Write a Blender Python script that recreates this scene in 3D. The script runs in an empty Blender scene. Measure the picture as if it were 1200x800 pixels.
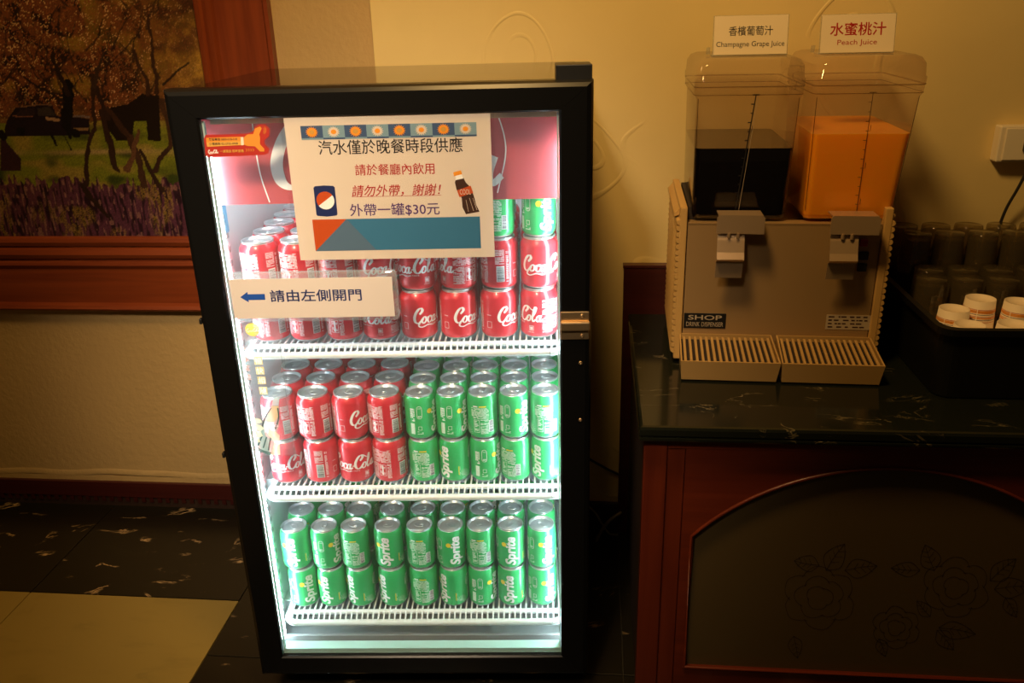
import bpy, bmesh, math, random
import numpy as np
from mathutils import Vector, Matrix
random.seed(7)
PI = math.pi
SC = bpy.context.scene
COL = SC.collection

# ------------------------------------------------------------------ camera
CAM_D, CAM_H = 1.935, 1.275            # metres from the left wall, above the floor
FPX, PITCH, ROLL, YAW = 985.0, 0.3757, -0.0267, 0.1027
cam_data = bpy.data.cameras.new('camera')
cam_data.sensor_width = 36.0
cam_data.lens = FPX / 1200.0 * 36.0
cam_data.clip_start = 0.02
cam = bpy.data.objects.new('camera', cam_data)
COL.objects.link(cam)
cam.matrix_world = (Matrix.Translation((0, -CAM_D, CAM_H)) @ Matrix.Rotation(YAW, 4, 'Z')
                    @ Matrix.Rotation(PI / 2 - PITCH, 4, 'X') @ Matrix.Rotation(ROLL, 4, 'Z'))
SC.camera = cam

# ------------------------------------------------------------------ world, lamps, exposure
world = bpy.data.worlds.new('world')
SC.world = world
world.use_nodes = True
world.node_tree.nodes['Background'].inputs[0].default_value = (1.0, 0.62, 0.26, 1)
world.node_tree.nodes['Background'].inputs[1].default_value = 0.022

def lamp(name, loc, target, energy, color, size, spread=PI):
    d = bpy.data.lights.new(name, 'AREA')
    d.shape = 'DISK'
    d.size = size
    d.energy = energy
    d.color = color
    d.spread = spread
    o = bpy.data.objects.new(name, d)
    COL.objects.link(o)
    o.location = loc
    o.rotation_euler = (Vector(target) - Vector(loc)).to_track_quat('-Z', 'Y').to_euler()
    return o
WARM = (1.0, 0.60, 0.20)
lamp('ceiling_lamp_main', (-0.20, -1.10, 2.30), (0.10, -0.25, 0.9), 17.5, WARM, 0.30)
lamp('ceiling_lamp_picture', (-1.45, -0.85, 2.5), (-1.3, -0.35, 0.3), 3.0, WARM, 0.3)
lamp('added_spot_fridge', (-0.55, -2.45, 2.45), (-0.50, -0.68, 0.90), 3.9, (1.0, 0.76, 0.50), 0.35, math.radians(36))  # added unseen spot, kept narrow to brighten only the fridge front

SC.view_settings.view_transform = 'Standard'
SC.view_settings.look = 'None'
SC.view_settings.gamma = 1.0
SC.view_settings.use_curve_mapping = False
SC.view_settings.exposure = 0.0

# ------------------------------------------------------------------ pixel -> place helpers
def pray(u, v):
    a, b = (u - 600) / FPX, (v - 400) / FPX
    c, s = math.cos(-ROLL), math.sin(-ROLL)
    a, b = a * c - b * s, a * s + b * c
    cp, sp = math.cos(PITCH), math.sin(PITCH)
    x, y, z = a, cp - sp * b, -sp - cp * b
    c, s = math.cos(YAW), math.sin(YAW)
    return Vector((x * c - y * s, x * s + y * c, z))
def at(u, v, x=None, y=None, z=None):
    d = pray(u, v)
    o = Vector((0, -CAM_D, CAM_H))
    t = (y - o.y) / d.y if y is not None else (z - o.z) / d.z if z is not None else (x - o.x) / d.x
    return o + d * t
FO, FY = Vector((-0.648, -0.683, 0.0)), 0.07          # fridge front left corner on the floor, its turn
FM = Matrix.Translation(FO) @ Matrix.Rotation(FY, 4, 'Z')
FMI = FM.inverted()
def fat(u, v, yl):
    o = FMI @ Vector((0, -CAM_D, CAM_H))
    d = FMI.to_3x3() @ pray(u, v)
    p = o + d * ((yl - o.y) / d.y)
    return p.x, p.z

# ------------------------------------------------------------------ materials
MATS = {}
def nodes_of(name):
    m = bpy.data.materials.new(name)
    m.use_nodes = True
    nt = m.node_tree
    MATS[name] = m
    return m, nt, nt.nodes['Principled BSDF'], nt.nodes['Material Output']
def mat(name, col, rough=0.5, metal=0.0, spec=0.5, emit=None, es=0.0, coat=0.0, trans=0.0, sss=0.0, alpha=1.0):
    m, nt, b, out = nodes_of(name)
    b.inputs['Base Color'].default_value = (*col, 1)
    b.inputs['Roughness'].default_value = rough
    b.inputs['Metallic'].default_value = metal
    b.inputs['Specular IOR Level'].default_value = spec
    b.inputs['Coat Weight'].default_value = coat
    b.inputs['Transmission Weight'].default_value = trans
    b.inputs['Alpha'].default_value = alpha
    if sss:
        b.inputs['Subsurface Weight'].default_value = sss
        b.inputs['Subsurface Radius'].default_value = (0.02, 0.01, 0.004)
    if emit:
        b.inputs['Emission Color'].default_value = (*emit, 1)
        b.inputs['Emission Strength'].default_value = es
    return m
def N(nt, kind, **kw):
    n = nt.nodes.new(kind)
    for k, v in kw.items():
        if k.startswith('i_'):
            n.inputs[k[2:].replace('_', ' ')].default_value = v
        else:
            setattr(n, k, v)
    return n
def ramp(nt, stops):
    r = nt.nodes.new('ShaderNodeValToRGB')
    e = r.color_ramp.elements
    while len(e) < len(stops):
        e.new(0.5)
    for k, (p, c) in enumerate(stops):
        e[k].position = p
        e[k].color = (*c, 1) if len(c) == 3 else c
    return r
def coords(nt, scale=(1, 1, 1), rot=(0, 0, 0), src='Object'):
    t = nt.nodes.new('ShaderNodeTexCoord')
    mp = nt.nodes.new('ShaderNodeMapping')
    mp.inputs['Scale'].default_value = scale
    mp.inputs['Rotation'].default_value = rot
    nt.links.new(t.outputs[src], mp.inputs['Vector'])
    return mp.outputs['Vector']
def wood(name, dark, light, rough=0.35, axis='X', grain=34.0, coat=0.2):
    m, nt, b, out = nodes_of(name)
    sc = {'X': (1.6, grain, grain), 'Z': (grain, grain, 1.6), 'Y': (grain, 1.6, grain)}[axis]
    v = coords(nt, sc)
    n = N(nt, 'ShaderNodeTexNoise', i_Scale=1.0, i_Detail=6.0, i_Roughness=0.62, i_Distortion=0.6)
    nt.links.new(v, n.inputs['Vector'])
    r = ramp(nt, [(0.28, dark), (0.72, light)])
    nt.links.new(n.outputs['Fac'], r.inputs['Fac'])
    nt.links.new(r.outputs['Color'], b.inputs['Base Color'])
    b.inputs['Roughness'].default_value = rough
    b.inputs['Coat Weight'].default_value = coat
    b.inputs['Coat Roughness'].default_value = 0.2
    bp = N(nt, 'ShaderNodeBump', i_Strength=0.08, i_Distance=0.002)
    nt.links.new(n.outputs['Fac'], bp.inputs['Height'])
    nt.links.new(bp.outputs['Normal'], b.inputs['Normal'])
    return m
def marble(name, base, vein, rough, scale=5.0, thick=0.035, rot=0.6, gate=0.52):
    m, nt, b, out = nodes_of(name)
    v = coords(nt, (1, 2.2, 1), (0, 0, rot))
    n1 = N(nt, 'ShaderNodeTexNoise', i_Scale=scale, i_Detail=5.0, i_Roughness=0.6, i_Distortion=0.9)
    nt.links.new(v, n1.inputs['Vector'])
    ab = N(nt, 'ShaderNodeMath', operation='SUBTRACT'); ab.inputs[1].default_value = 0.5
    nt.links.new(n1.outputs['Fac'], ab.inputs[0])
    ab2 = N(nt, 'ShaderNodeMath', operation='ABSOLUTE'); nt.links.new(ab.outputs[0], ab2.inputs[0])
    r1 = ramp(nt, [(0.0, (1, 1, 1)), (thick, (0, 0, 0))])
    nt.links.new(ab2.outputs[0], r1.inputs['Fac'])
    n2 = N(nt, 'ShaderNodeTexNoise', i_Scale=scale * 1.7, i_Detail=3.0)
    nt.links.new(v, n2.inputs['Vector'])
    r2 = ramp(nt, [(gate, (0, 0, 0)), (gate + 0.12, (1, 1, 1))])
    nt.links.new(n2.outputs['Fac'], r2.inputs['Fac'])
    mu = N(nt, 'ShaderNodeMath', operation='MULTIPLY')
    nt.links.new(r1.outputs['Color'], mu.inputs[0]); nt.links.new(r2.outputs['Color'], mu.inputs[1])
    mx = N(nt, 'ShaderNodeMixRGB'); mx.inputs['Color1'].default_value = (*base, 1); mx.inputs['Color2'].default_value = (*vein, 1)
    nt.links.new(mu.outputs[0], mx.inputs['Fac'])
    nt.links.new(mx.outputs['Color'], b.inputs['Base Color'])
    b.inputs['Roughness'].default_value = rough
    return m
def plaster(name, col, fine, arcs, strength):
    m, nt, b, out = nodes_of(name)
    v = coords(nt)
    n1 = N(nt, 'ShaderNodeTexNoise', i_Scale=fine, i_Detail=5.0, i_Roughness=0.55)
    nt.links.new(v, n1.inputs['Vector'])
    hsrc = n1.outputs['Fac']
    if arcs:                                             # trowel swirls
        vo = N(nt, 'ShaderNodeTexVoronoi', i_Scale=3.1, feature='F1')
        nd = N(nt, 'ShaderNodeTexNoise', i_Scale=2.3, i_Detail=1.0)
        nt.links.new(v, nd.inputs['Vector'])
        add = N(nt, 'ShaderNodeVectorMath', operation='MULTIPLY_ADD')
        add.inputs[1].default_value = (0.35, 0.35, 0.35)
        nt.links.new(nd.outputs['Color'], add.inputs[0]); nt.links.new(v, add.inputs[2])
        nt.links.new(add.outputs[0], vo.inputs['Vector'])
        sn = N(nt, 'ShaderNodeMath', operation='MULTIPLY'); sn.inputs[1].default_value = 46.0
        nt.links.new(vo.outputs['Distance'], sn.inputs[0])
        s2 = N(nt, 'ShaderNodeMath', operation='SINE'); nt.links.new(sn.outputs[0], s2.inputs[0])
        r = ramp(nt, [(0.80, (0, 0, 0)), (0.97, (1, 1, 1))]); nt.links.new(s2.outputs[0], r.inputs['Fac'])
        n3 = N(nt, 'ShaderNodeTexNoise', i_Scale=4.2, i_Detail=2.0); nt.links.new(v, n3.inputs['Vector'])
        r3 = ramp(nt, [(0.43, (0, 0, 0)), (0.53, (1, 1, 1))]); nt.links.new(n3.outputs['Fac'], r3.inputs['Fac'])
        rd = ramp(nt, [(0.34, (1, 1, 1)), (0.43, (0, 0, 0))]); nt.links.new(vo.outputs['Distance'], rd.inputs['Fac'])
        m0 = N(nt, 'ShaderNodeMath', operation='MULTIPLY'); nt.links.new(rd.outputs['Color'], m0.inputs[0]); nt.links.new(r.outputs['Color'], m0.inputs[1])
        mm = N(nt, 'ShaderNodeMath', operation='MULTIPLY')
        nt.links.new(m0.outputs[0], mm.inputs[0]); nt.links.new(r3.outputs['Color'], mm.inputs[1])
        ma = N(nt, 'ShaderNodeMath', operation='MULTIPLY_ADD'); ma.inputs[1].default_value = 0.9
        nt.links.new(mm.outputs[0], ma.inputs[0])
        sc = N(nt, 'ShaderNodeMath', operation='MULTIPLY'); sc.inputs[1].default_value = 0.35
        nt.links.new(n1.outputs['Fac'], sc.inputs[0]); nt.links.new(sc.outputs[0], ma.inputs[2])
        hsrc = ma.outputs[0]
    bp = N(nt, 'ShaderNodeBump', i_Strength=strength, i_Distance=0.004)
    nt.links.new(hsrc, bp.inputs['Height'])
    nt.links.new(bp.outputs['Normal'], b.inputs['Normal'])
    n2 = N(nt, 'ShaderNodeTexNoise', i_Scale=2.0, i_Detail=4.0); nt.links.new(v, n2.inputs['Vector'])
    r2 = ramp(nt, [(0.3, tuple(c * 0.9 for c in col)), (0.7, tuple(min(1, c * 1.06) for c in col))])
    nt.links.new(n2.outputs['Fac'], r2.inputs['Fac'])
    nt.links.new(r2.outputs['Color'], b.inputs['Base Color'])
    b.inputs['Roughness'].default_value = 0.62
    return m
def thin_glass(name, tint, gloss=0.08, rough=0.0, milk=0.0, milkcol=(0.8, 0.8, 0.8), ior=1.45):
    m = bpy.data.materials.new(name); m.use_nodes = True; MATS[name] = m
    nt = m.node_tree; nt.nodes.clear()
    out = nt.nodes.new('ShaderNodeOutputMaterial')
    tr = N(nt, 'ShaderNodeBsdfTransparent'); tr.inputs['Color'].default_value = (*tint, 1)
    gl = N(nt, 'ShaderNodeBsdfGlossy'); gl.inputs['Roughness'].default_value = rough
    lw = N(nt, 'ShaderNodeLayerWeight'); lw.inputs['Blend'].default_value = 0.5      # thin sheet: both sides alike
    pw = N(nt, 'ShaderNodeMath', operation='POWER'); pw.inputs[1].default_value = 4.0
    fr = N(nt, 'ShaderNodeMath', operation='MULTIPLY_ADD'); fr.inputs[1].default_value = 0.7; fr.inputs[2].default_value = 2 * ((ior - 1) / (ior + 1)) ** 2
    nt.links.new(lw.outputs['Facing'], pw.inputs[0]); nt.links.new(pw.outputs[0], fr.inputs[0])
    mi = nt.nodes.new('ShaderNodeMixShader')
    nt.links.new(fr.outputs[0], mi.inputs[0]); nt.links.new(tr.outputs[0], mi.inputs[1]); nt.links.new(gl.outputs[0], mi.inputs[2])
    last = mi.outputs[0]
    if milk:
        df = N(nt, 'ShaderNodeBsdfDiffuse'); df.inputs['Color'].default_value = (*milkcol, 1)
        tl = N(nt, 'ShaderNodeBsdfTranslucent'); tl.inputs['Color'].default_value = (*milkcol, 1)
        m1 = nt.nodes.new('ShaderNodeMixShader'); m1.inputs[0].default_value = 0.5
        nt.links.new(df.outputs[0], m1.inputs[1]); nt.links.new(tl.outputs[0], m1.inputs[2])
        m2 = nt.nodes.new('ShaderNodeMixShader'); m2.inputs[0].default_value = milk
        nt.links.new(last, m2.inputs[1]); nt.links.new(m1.outputs[0], m2.inputs[2])
        last = m2.outputs[0]
    nt.links.new(last, out.inputs['Surface'])
    return m

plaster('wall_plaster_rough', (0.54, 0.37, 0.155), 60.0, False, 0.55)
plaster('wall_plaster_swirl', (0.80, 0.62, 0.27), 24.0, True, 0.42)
wood('frame_wood', (0.15, 0.024, 0.007), (0.29, 0.062, 0.016), 0.35, 'X')
wood('frame_wood_upright', (0.15, 0.024, 0.007), (0.29, 0.062, 0.016), 0.35, 'Z')
wood('cabinet_wood', (0.10, 0.014, 0.005), (0.19, 0.030, 0.009), 0.35, 'X')
wood('cabinet_wood_upright', (0.10, 0.014, 0.005), (0.19, 0.030, 0.009), 0.35, 'Z')
wood('skirting_wood', (0.035, 0.005, 0.004), (0.070, 0.011, 0.008), 0.4, 'X')
mat('skirting_dark', (0.035, 0.018, 0.012), 0.5)
marble('marble_black', (0.010, 0.012, 0.008), (0.20, 0.16, 0.09), 0.12, 5.0, 0.009, 0.5, 0.50)
marble('floor_black', (0.011, 0.009, 0.005), (0.75, 0.50, 0.24), 0.30, 5.5, 0.026, -0.5, 0.57)
marble('floor_yellow', (0.33, 0.235, 0.060), (0.28, 0.20, 0.05), 0.30, 3.0, 0.05, 0.2, 0.5)
mat('grout', (0.03, 0.025, 0.015), 0.9)
mat('black_gloss', (0.006, 0.006, 0.006), 0.10, spec=0.5)
mat('door_black', (0.004, 0.004, 0.004), 0.30, spec=0.25)
mat('black_satin', (0.008, 0.008, 0.008), 0.42)
mat('black_bin', (0.004, 0.004, 0.004), 0.5, spec=0.3)
mat('liner_white', (0.80, 0.86, 0.88), 0.45)
mat('shelf_white', (0.88, 0.92, 0.93), 0.35)
mat('liner_grey', (0.33, 0.35, 0.35), 0.4)
mat('led', (1, 1, 1), 0.5, emit=(0.76, 0.94, 1.0), es=50.0)
mat('led_base', (0.8, 0.85, 0.88), 0.2, metal=0.6)
thin_glass('door_glass', (0.97, 0.985, 0.98), ior=1.35, milk=0.022, milkcol=(0.85, 0.92, 0.93))  # milky part puts a pale veil of glow over the cans
mat('spacer_teal', (0.45, 0.66, 0.60), 0.3)
mat('header_red', (0.55, 0.085, 0.10), 0.40)
mat('print_white', (0.93, 0.93, 0.93), 0.45)
mat('print_pink', (0.92, 0.70, 0.72), 0.45)
mat('print_mint', (0.70, 0.90, 0.76), 0.45)
mat('print_black', (0.012, 0.010, 0.010), 0.5)
mat('print_red', (0.45, 0.015, 0.012), 0.5)
mat('print_purple', (0.07, 0.02, 0.16), 0.5)
mat('print_navy', (0.012, 0.025, 0.13), 0.5)
mat('print_blue', (0.010, 0.07, 0.36), 0.5)
mat('print_yellow', (0.95, 0.72, 0.03), 0.45)
mat('print_orange', (0.90, 0.33, 0.02), 0.5)
mat('print_rust', (0.60, 0.085, 0.012), 0.5)
mat('print_teal', (0.045, 0.20, 0.36), 0.5)
mat('print_slate', (0.10, 0.18, 0.28), 0.5)
mat('print_sky', (0.22, 0.36, 0.44), 0.5)
mat('print_deepsky', (0.05, 0.10, 0.22), 0.5)
mat('decal_blue', (0.16, 0.50, 0.80), 0.5)
mat('print_brown', (0.05, 0.018, 0.010), 0.5)
mat('sticker_red', (0.36, 0.018, 0.010), 0.5)
mat('sticker_gold', (0.60, 0.23, 0.025), 0.5)
mat('sticker_tan', (0.62, 0.33, 0.06), 0.5)
mat('skin_print', (0.85, 0.72, 0.42), 0.5)
mat('bottle_print', (0.50, 0.58, 0.48), 0.5)
mat('bottle_dark_print', (0.16, 0.22, 0.18), 0.5)
mat('amber_print', (0.75, 0.52, 0.16), 0.5)
mat('paper_cream', (0.76, 0.66, 0.55), 0.6)
mat('paper_plate', (0.68, 0.62, 0.59), 0.6)
mat('paper_card', (0.80, 0.66, 0.45), 0.6)
def translucent(name, amount):
    m = MATS[name]; nt = m.node_tree; b = nt.nodes['Principled BSDF']; out = nt.nodes['Material Output']
    tl = nt.nodes.new('ShaderNodeBsdfTranslucent'); tl.inputs['Color'].default_value = b.inputs['Base Color'].default_value
    mi = nt.nodes.new('ShaderNodeMixShader'); mi.inputs[0].default_value = amount
    nt.links.new(b.outputs[0], mi.inputs[1]); nt.links.new(tl.outputs[0], mi.inputs[2]); nt.links.new(mi.outputs[0], out.inputs['Surface'])
for n_ in ('paper_cream', 'paper_plate', 'print_teal', 'print_slate', 'print_rust', 'print_orange', 'print_sky', 'print_deepsky', 'print_navy', 'print_red'): translucent(n_, 0.12)
def film_ink(name, col, cover=0.6):
    thin_glass(name, (0.95, 0.97, 0.97), ior=1.05, milk=cover, milkcol=col)
film_ink('film_skin', (0.95, 0.88, 0.55)); film_ink('film_bottle', (0.40, 0.52, 0.42), 0.6); film_ink('film_dark', (0.06, 0.11, 0.09), 0.9)
film_ink('film_amber', (0.92, 0.72, 0.30), 0.55); film_ink('film_blue', (0.70, 0.85, 0.92), 0.5); film_ink('film_orange', (1.0, 0.58, 0.08), 0.8)
film_ink('film_red', (0.95, 0.50, 0.40), 0.55); film_ink('film_white', (1, 1, 1), 0.85)
thin_glass('sleeve', (0.98, 0.98, 0.98), ior=1.3)
thin_glass('acrylic', (0.93, 0.95, 0.95), ior=1.49, milk=0.18)
thin_glass('clear_film', (0.93, 0.96, 0.97), ior=1.3, milk=0.10, milkcol=(0.9, 0.95, 1.0))
mat('can_red', (0.70, 0.020, 0.034), 0.33, metal=0.12, coat=0.35)
mat('can_green', (0.035, 0.50, 0.135), 0.33, metal=0.12, coat=0.35)
mat('aluminium', (0.76, 0.79, 0.81), 0.34, metal=0.85)
mat('brass_steel', (0.62, 0.45, 0.26), 0.32, metal=0.9)
mat('brushed_steel', (0.42, 0.265, 0.115), 0.45, metal=0.35)
mat('lever_steel', (0.58, 0.41, 0.25), 0.36, metal=0.6)
mat('beige_plastic', (0.55, 0.33, 0.105), 0.45)
mat('tray_plastic', (0.46, 0.28, 0.095), 0.45)
mat('dark_slot', (0.02, 0.012, 0.008), 0.7)
thin_glass('tank_plastic', (0.96, 0.93, 0.89), ior=1.35, milk=0.15, milkcol=(0.62, 0.46, 0.30))
thin_glass('refraction_line', (0.50, 0.40, 0.30), ior=1.4, milk=0.25, milkcol=(0.25, 0.16, 0.09))  # dark tint for the painted refraction lines of the tanks
thin_glass('tank_wet', (0.97, 0.95, 0.93), ior=1.35)
mat('grape_juice', (0.004, 0.003, 0.004), 0.12)
pj = mat('peach_juice', (0.98, 0.345, 0.014), 0.3, sss=0.35)
pj.node_tree.nodes['Principled BSDF'].inputs['Subsurface Radius'].default_value = (0.05, 0.02, 0.004)
pj.node_tree.nodes['Principled BSDF'].inputs['Subsurface Scale'].default_value = 1.0
mat('switch_red', (0.30, 0.012, 0.015), 0.3)
thin_glass('smoked_glass', (0.66, 0.60, 0.46), ior=1.45, milk=0.13, milkcol=(0.44, 0.36, 0.20))
mat('paper_cup', (0.84, 0.70, 0.52), 0.6)
mat('outlet_plastic', (0.80, 0.70, 0.52), 0.4)
mat('cable_dark', (0.02, 0.018, 0.014), 0.5)
mat('cable_grey', (0.30, 0.26, 0.20), 0.5)
mat('pane_frost', (0.105, 0.072, 0.030), 0.30, spec=0.6)
mat('etch_line', (0.030, 0.020, 0.010), 0.6)
mat('print_label', (0.45, 0.36, 0.25), 0.6)

# ------------------------------------------------------------------ mesh helpers
def link(name, me, parent=None):
    o = bpy.data.objects.new(name, me)
    COL.objects.link(o)
    if parent is not None:
        o.parent = parent
    return o
def tag(o, label=None, cat=None, group=None, kind=None):
    if label: o['label'] = label
    if cat: o['category'] = cat
    if group: o['group'] = group
    if kind: o['kind'] = kind
    return o
class MB:
    """collects faces with a material slot, becomes one mesh"""
    def __init__(s):
        s.v, s.f, s.m, s.sm = [], [], [], []
    def add(s, verts, faces, m=0, smooth=False):
        n = len(s.v)
        s.v += [tuple(p) for p in verts]
        for f in faces:
            s.f.append([i + n for i in f]); s.m.append(m); s.sm.append(smooth)
        return s
    def box(s, x0, x1, y0, y1, z0, z1, m=0, bev=0.0):
        if bev <= 0:
            v = [(x, y, z) for x in (x0, x1) for y in (y0, y1) for z in (z0, z1)]
            return s.add(v, [(0, 1, 3, 2), (4, 6, 7, 5), (0, 4, 5, 1), (2, 3, 7, 6), (0, 2, 6, 4), (1, 5, 7, 3)], m)
        bm = bmesh.new()
        bmesh.ops.create_cube(bm, size=1.0)
        for w in bm.verts:
            w.co = Vector(((x0 + x1) / 2 + w.co.x * (x1 - x0), (y0 + y1) / 2 + w.co.y * (y1 - y0), (z0 + z1) / 2 + w.co.z * (z1 - z0)))
        bmesh.ops.bevel(bm, geom=bm.edges[:], offset=bev, segments=2, profile=0.5, affect='EDGES')
        bm.verts.index_update()
        s.add([w.co for w in bm.verts], [[w.index for w in f.verts] for f in bm.faces], m)
        bm.free()
        return s
    def loops(s, rings, m=0, cap0=True, cap1=True, smooth=False, closed=True):
        n = len(rings[0])
        v = [p for r in rings for p in r]
        f = []
        for k in range(len(rings) - 1):
            for i in range(n if closed else n - 1):
                j = (i + 1) % n
                f.append((k * n + i, k * n + j, (k + 1) * n + j, (k + 1) * n + i))
        s.add(v, f, m, smooth)
        if cap0: s.add(rings[0], [list(range(n))[::-1]], m)
        if cap1: s.add(rings[-1], [list(range(n))], m)
        return s
    def lathe(s, prof, n=24, m=0, cap0=True, cap1=True, smooth=True, c=(0, 0, 0)):
        rings = [[(c[0] + r * math.cos(2 * PI * i / n), c[1] + r * math.sin(2 * PI * i / n), c[2] + z) for i in range(n)] for r, z in prof]
        return s.loops(rings, m, cap0, cap1, smooth)
    def tube(s, pts, r, n=8, m=0, smooth=True):
        pts = [Vector(p) for p in pts]
        rings = []
        up = Vector((0, 0, 1))
        for k, p in enumerate(pts):
            d = (pts[min(k + 1, len(pts) - 1)] - pts[max(k - 1, 0)]).normalized()
            a = d.cross(up)
            if a.length < 1e-3: a = d.cross(Vector((1, 0, 0)))
            a.normalize(); b = a.cross(d).normalized()
            rr = r[k] if isinstance(r, (list, tuple)) else r
            rings.append([p + (a * math.cos(2 * PI * i / n) + b * math.sin(2 * PI * i / n)) * rr for i in range(n)])
        return s.loops(rings, m, True, True, smooth)
    def mesh(s, name, mats):
        me = bpy.data.meshes.new(name)
        me.from_pydata(s.v, [], s.f)
        for k in (mats if isinstance(mats, (list, tuple)) else [mats]):
            me.materials.append(MATS[k])
        me.polygons.foreach_set('material_index', s.m)
        me.polygons.foreach_set('use_smooth', s.sm)
        bm = bmesh.new(); bm.from_mesh(me)
        bmesh.ops.recalc_face_normals(bm, faces=bm.faces[:])
        bm.to_mesh(me); bm.free()
        me.update()
        return me
    def build(s, name, mats, parent=None):
        return link(name, s.mesh(name, mats), parent)
def spline(pts, per=8, closed=False):
    P = [np.array(p, float) for p in pts]
    n = len(P)
    out = []
    segs = n if closed else n - 1
    for k in range(segs):
        p0 = P[(k - 1) % n] if closed or k > 0 else P[0] * 2 - P[1]
        p1, p2 = P[k % n], P[(k + 1) % n]
        p3 = P[(k + 2) % n] if closed or k + 2 < n else P[-1] * 2 - P[-2]
        for i in range(per):
            t = i / per
            out.append(0.5 * ((2 * p1) + (p2 - p0) * t + (2 * p0 - 5 * p1 + 4 * p2 - p3) * t * t + (3 * p1 - p0 - 3 * p2 + p3) * t ** 3))
    if not closed: out.append(P[-1])
    return out
class Flat:
    """flat print: 2-D faces (x right, z up) with a material slot and a layer"""
    def __init__(s):
        s.p, s.mats = [], []
    def slot(s, m):
        if m not in s.mats: s.mats.append(m)
        return s.mats.index(m)
    def poly(s, pts, m, layer=0):
        s.p.append(([tuple(q) for q in pts], [list(range(len(pts)))], s.slot(m), layer)); return s
    def rect(s, x0, x1, z0, z1, m, layer=0):
        return s.poly([(x0, z0), (x1, z0), (x1, z1), (x0, z1)], m, layer)
    def disc(s, x, z, rx, rz, m, layer=0, n=24):
        return s.poly([(x + rx * math.cos(2 * PI * i / n), z + rz * math.sin(2 * PI * i / n)) for i in range(n)], m, layer)
    def stroke(s, pts, w, m, layer=0, per=8, nib=None, closed=False):
        q = spline(pts, per, closed)
        if closed: q.append(q[0])
        L, R = [], []
        n = len(q)
        for k in range(n):
            d = q[min(k + 1, n - 1)] - q[max(k - 1, 0)]
            d = d / (np.hypot(*d) + 1e-9)
            ww = w[0] + (w[1] - w[0]) * k / (n - 1) if isinstance(w, (tuple, list)) else w
            if nib is not None:
                ww *= nib + (1 - nib) * abs(d[1]) ** 1.3
            nn = np.array([-d[1], d[0]]) * ww / 2
            L.append(q[k] + nn); R.append(q[k] - nn)
        v = [tuple(p) for p in L + R]
        s.p.append((v, [(k, k + 1, n + k + 1, n + k) for k in range(n - 1)], s.slot(m), layer))
        return s
    def text(s, body, m, x0=None, x1=None, z0=None, z1=None, layer=0, bold=0.0, shear=0.0, rot=None, res=3, keep=False):
        """fits the lettering into the box x0..x1, z0..z1"""
        cu = bpy.data.curves.new('t', 'FONT'); cu.body = body; cu.resolution_u = res
        cu.offset = bold; cu.shear = shear
        o = bpy.data.objects.new('t', cu); COL.objects.link(o)
        dg = bpy.context.evaluated_depsgraph_get()
        me = bpy.data.meshes.new_from_object(o.evaluated_get(dg))
        vs = np.array([v.co[:2] for v in me.vertices]); fs = [list(p.vertices) for p in me.polygons]
        bpy.data.objects.remove(o); bpy.data.curves.remove(cu); bpy.data.meshes.remove(me)
        if rot == 90: vs = np.stack([-vs[:, 1], vs[:, 0]], 1)
        lo, hi = vs.min(0), vs.max(0)
        sx, sz = (x1 - x0) / (hi[0] - lo[0]), (z1 - z0) / (hi[1] - lo[1])
        if keep:
            k = min(sx, sz); cx = (x0 + x1) / 2; cz = (z0 + z1) / 2
            vs = (vs - (lo + hi) / 2) * k + np.array([cx, cz])
        else:
            vs = (vs - lo) * np.array([sx, sz]) + np.array([x0, z0])
        s.p.append(([tuple(v) for v in vs], fs, s.slot(m), layer)); return s
    def moved(s, fn):
        t = Flat(); t.mats = list(s.mats)
        t.p = [([tuple(fn(np.array(v))) for v in vs], fs, m, l) for vs, fs, m, l in s.p]
        return t
    def merge(s, o, dlayer=0):
        for vs, fs, m, l in o.p: s.p.append((vs, fs, s.slot(o.mats[m]), l + dlayer))
        return s
    def mesh(s, name, fn, cut=None):
        bm = bmesh.new()
        lay = bm.faces.layers.int.new('lay')
        vl = bm.verts.layers.int.new('vl')
        for vs, fs, m, l in s.p:
            bv = [bm.verts.new((x, z, 0)) for x, z in vs]
            for b in bv: b[vl] = l
            for f in fs:
                try:
                    ff = bm.faces.new([bv[i] for i in f]); ff.material_index = m; ff[lay] = l
                except ValueError:
                    pass
        if cut:
            xs = [v.co.x for v in bm.verts]
            c = math.ceil(min(xs) / cut) * cut
            while c < max(xs):
                bmesh.ops.bisect_plane(bm, geom=bm.verts[:] + bm.edges[:] + bm.faces[:], plane_co=(c, 0, 0), plane_no=(1, 0, 0), dist=1e-7)
                c += cut
            for f in bm.faces:
                for v in f.verts: v[vl] = f[lay]
        for v in bm.verts:
            v.co = Vector(fn(v.co.x, v.co.y, v[vl]))
        me = bpy.data.meshes.new(name)
        bm.to_mesh(me); bm.free()
        for k in s.mats: me.materials.append(MATS[k])
        return me
def wrapfn(r, eps=0.00022):
    def fn(x, z, l):
        a = x / r; rr = r + eps * (1 + l)
        return (rr * math.sin(a), -rr * math.cos(a), z)
    return fn
def flatfn(y0=0.0, eps=0.0003, dx=0.0, dz=0.0):
    return lambda x, z, l: (x - dx, y0 - eps * (1 + l), z - dz)
def empty(name, loc, rz=0.0, label=None, cat=None, group=None):
    o = bpy.data.objects.new(name, None); COL.objects.link(o)
    o.empty_display_size = 0.05
    o.location = loc; o.rotation_euler = (0, 0, rz)
    return tag(o, label, cat, group)
def structure(o): return tag(o, kind='structure')

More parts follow.
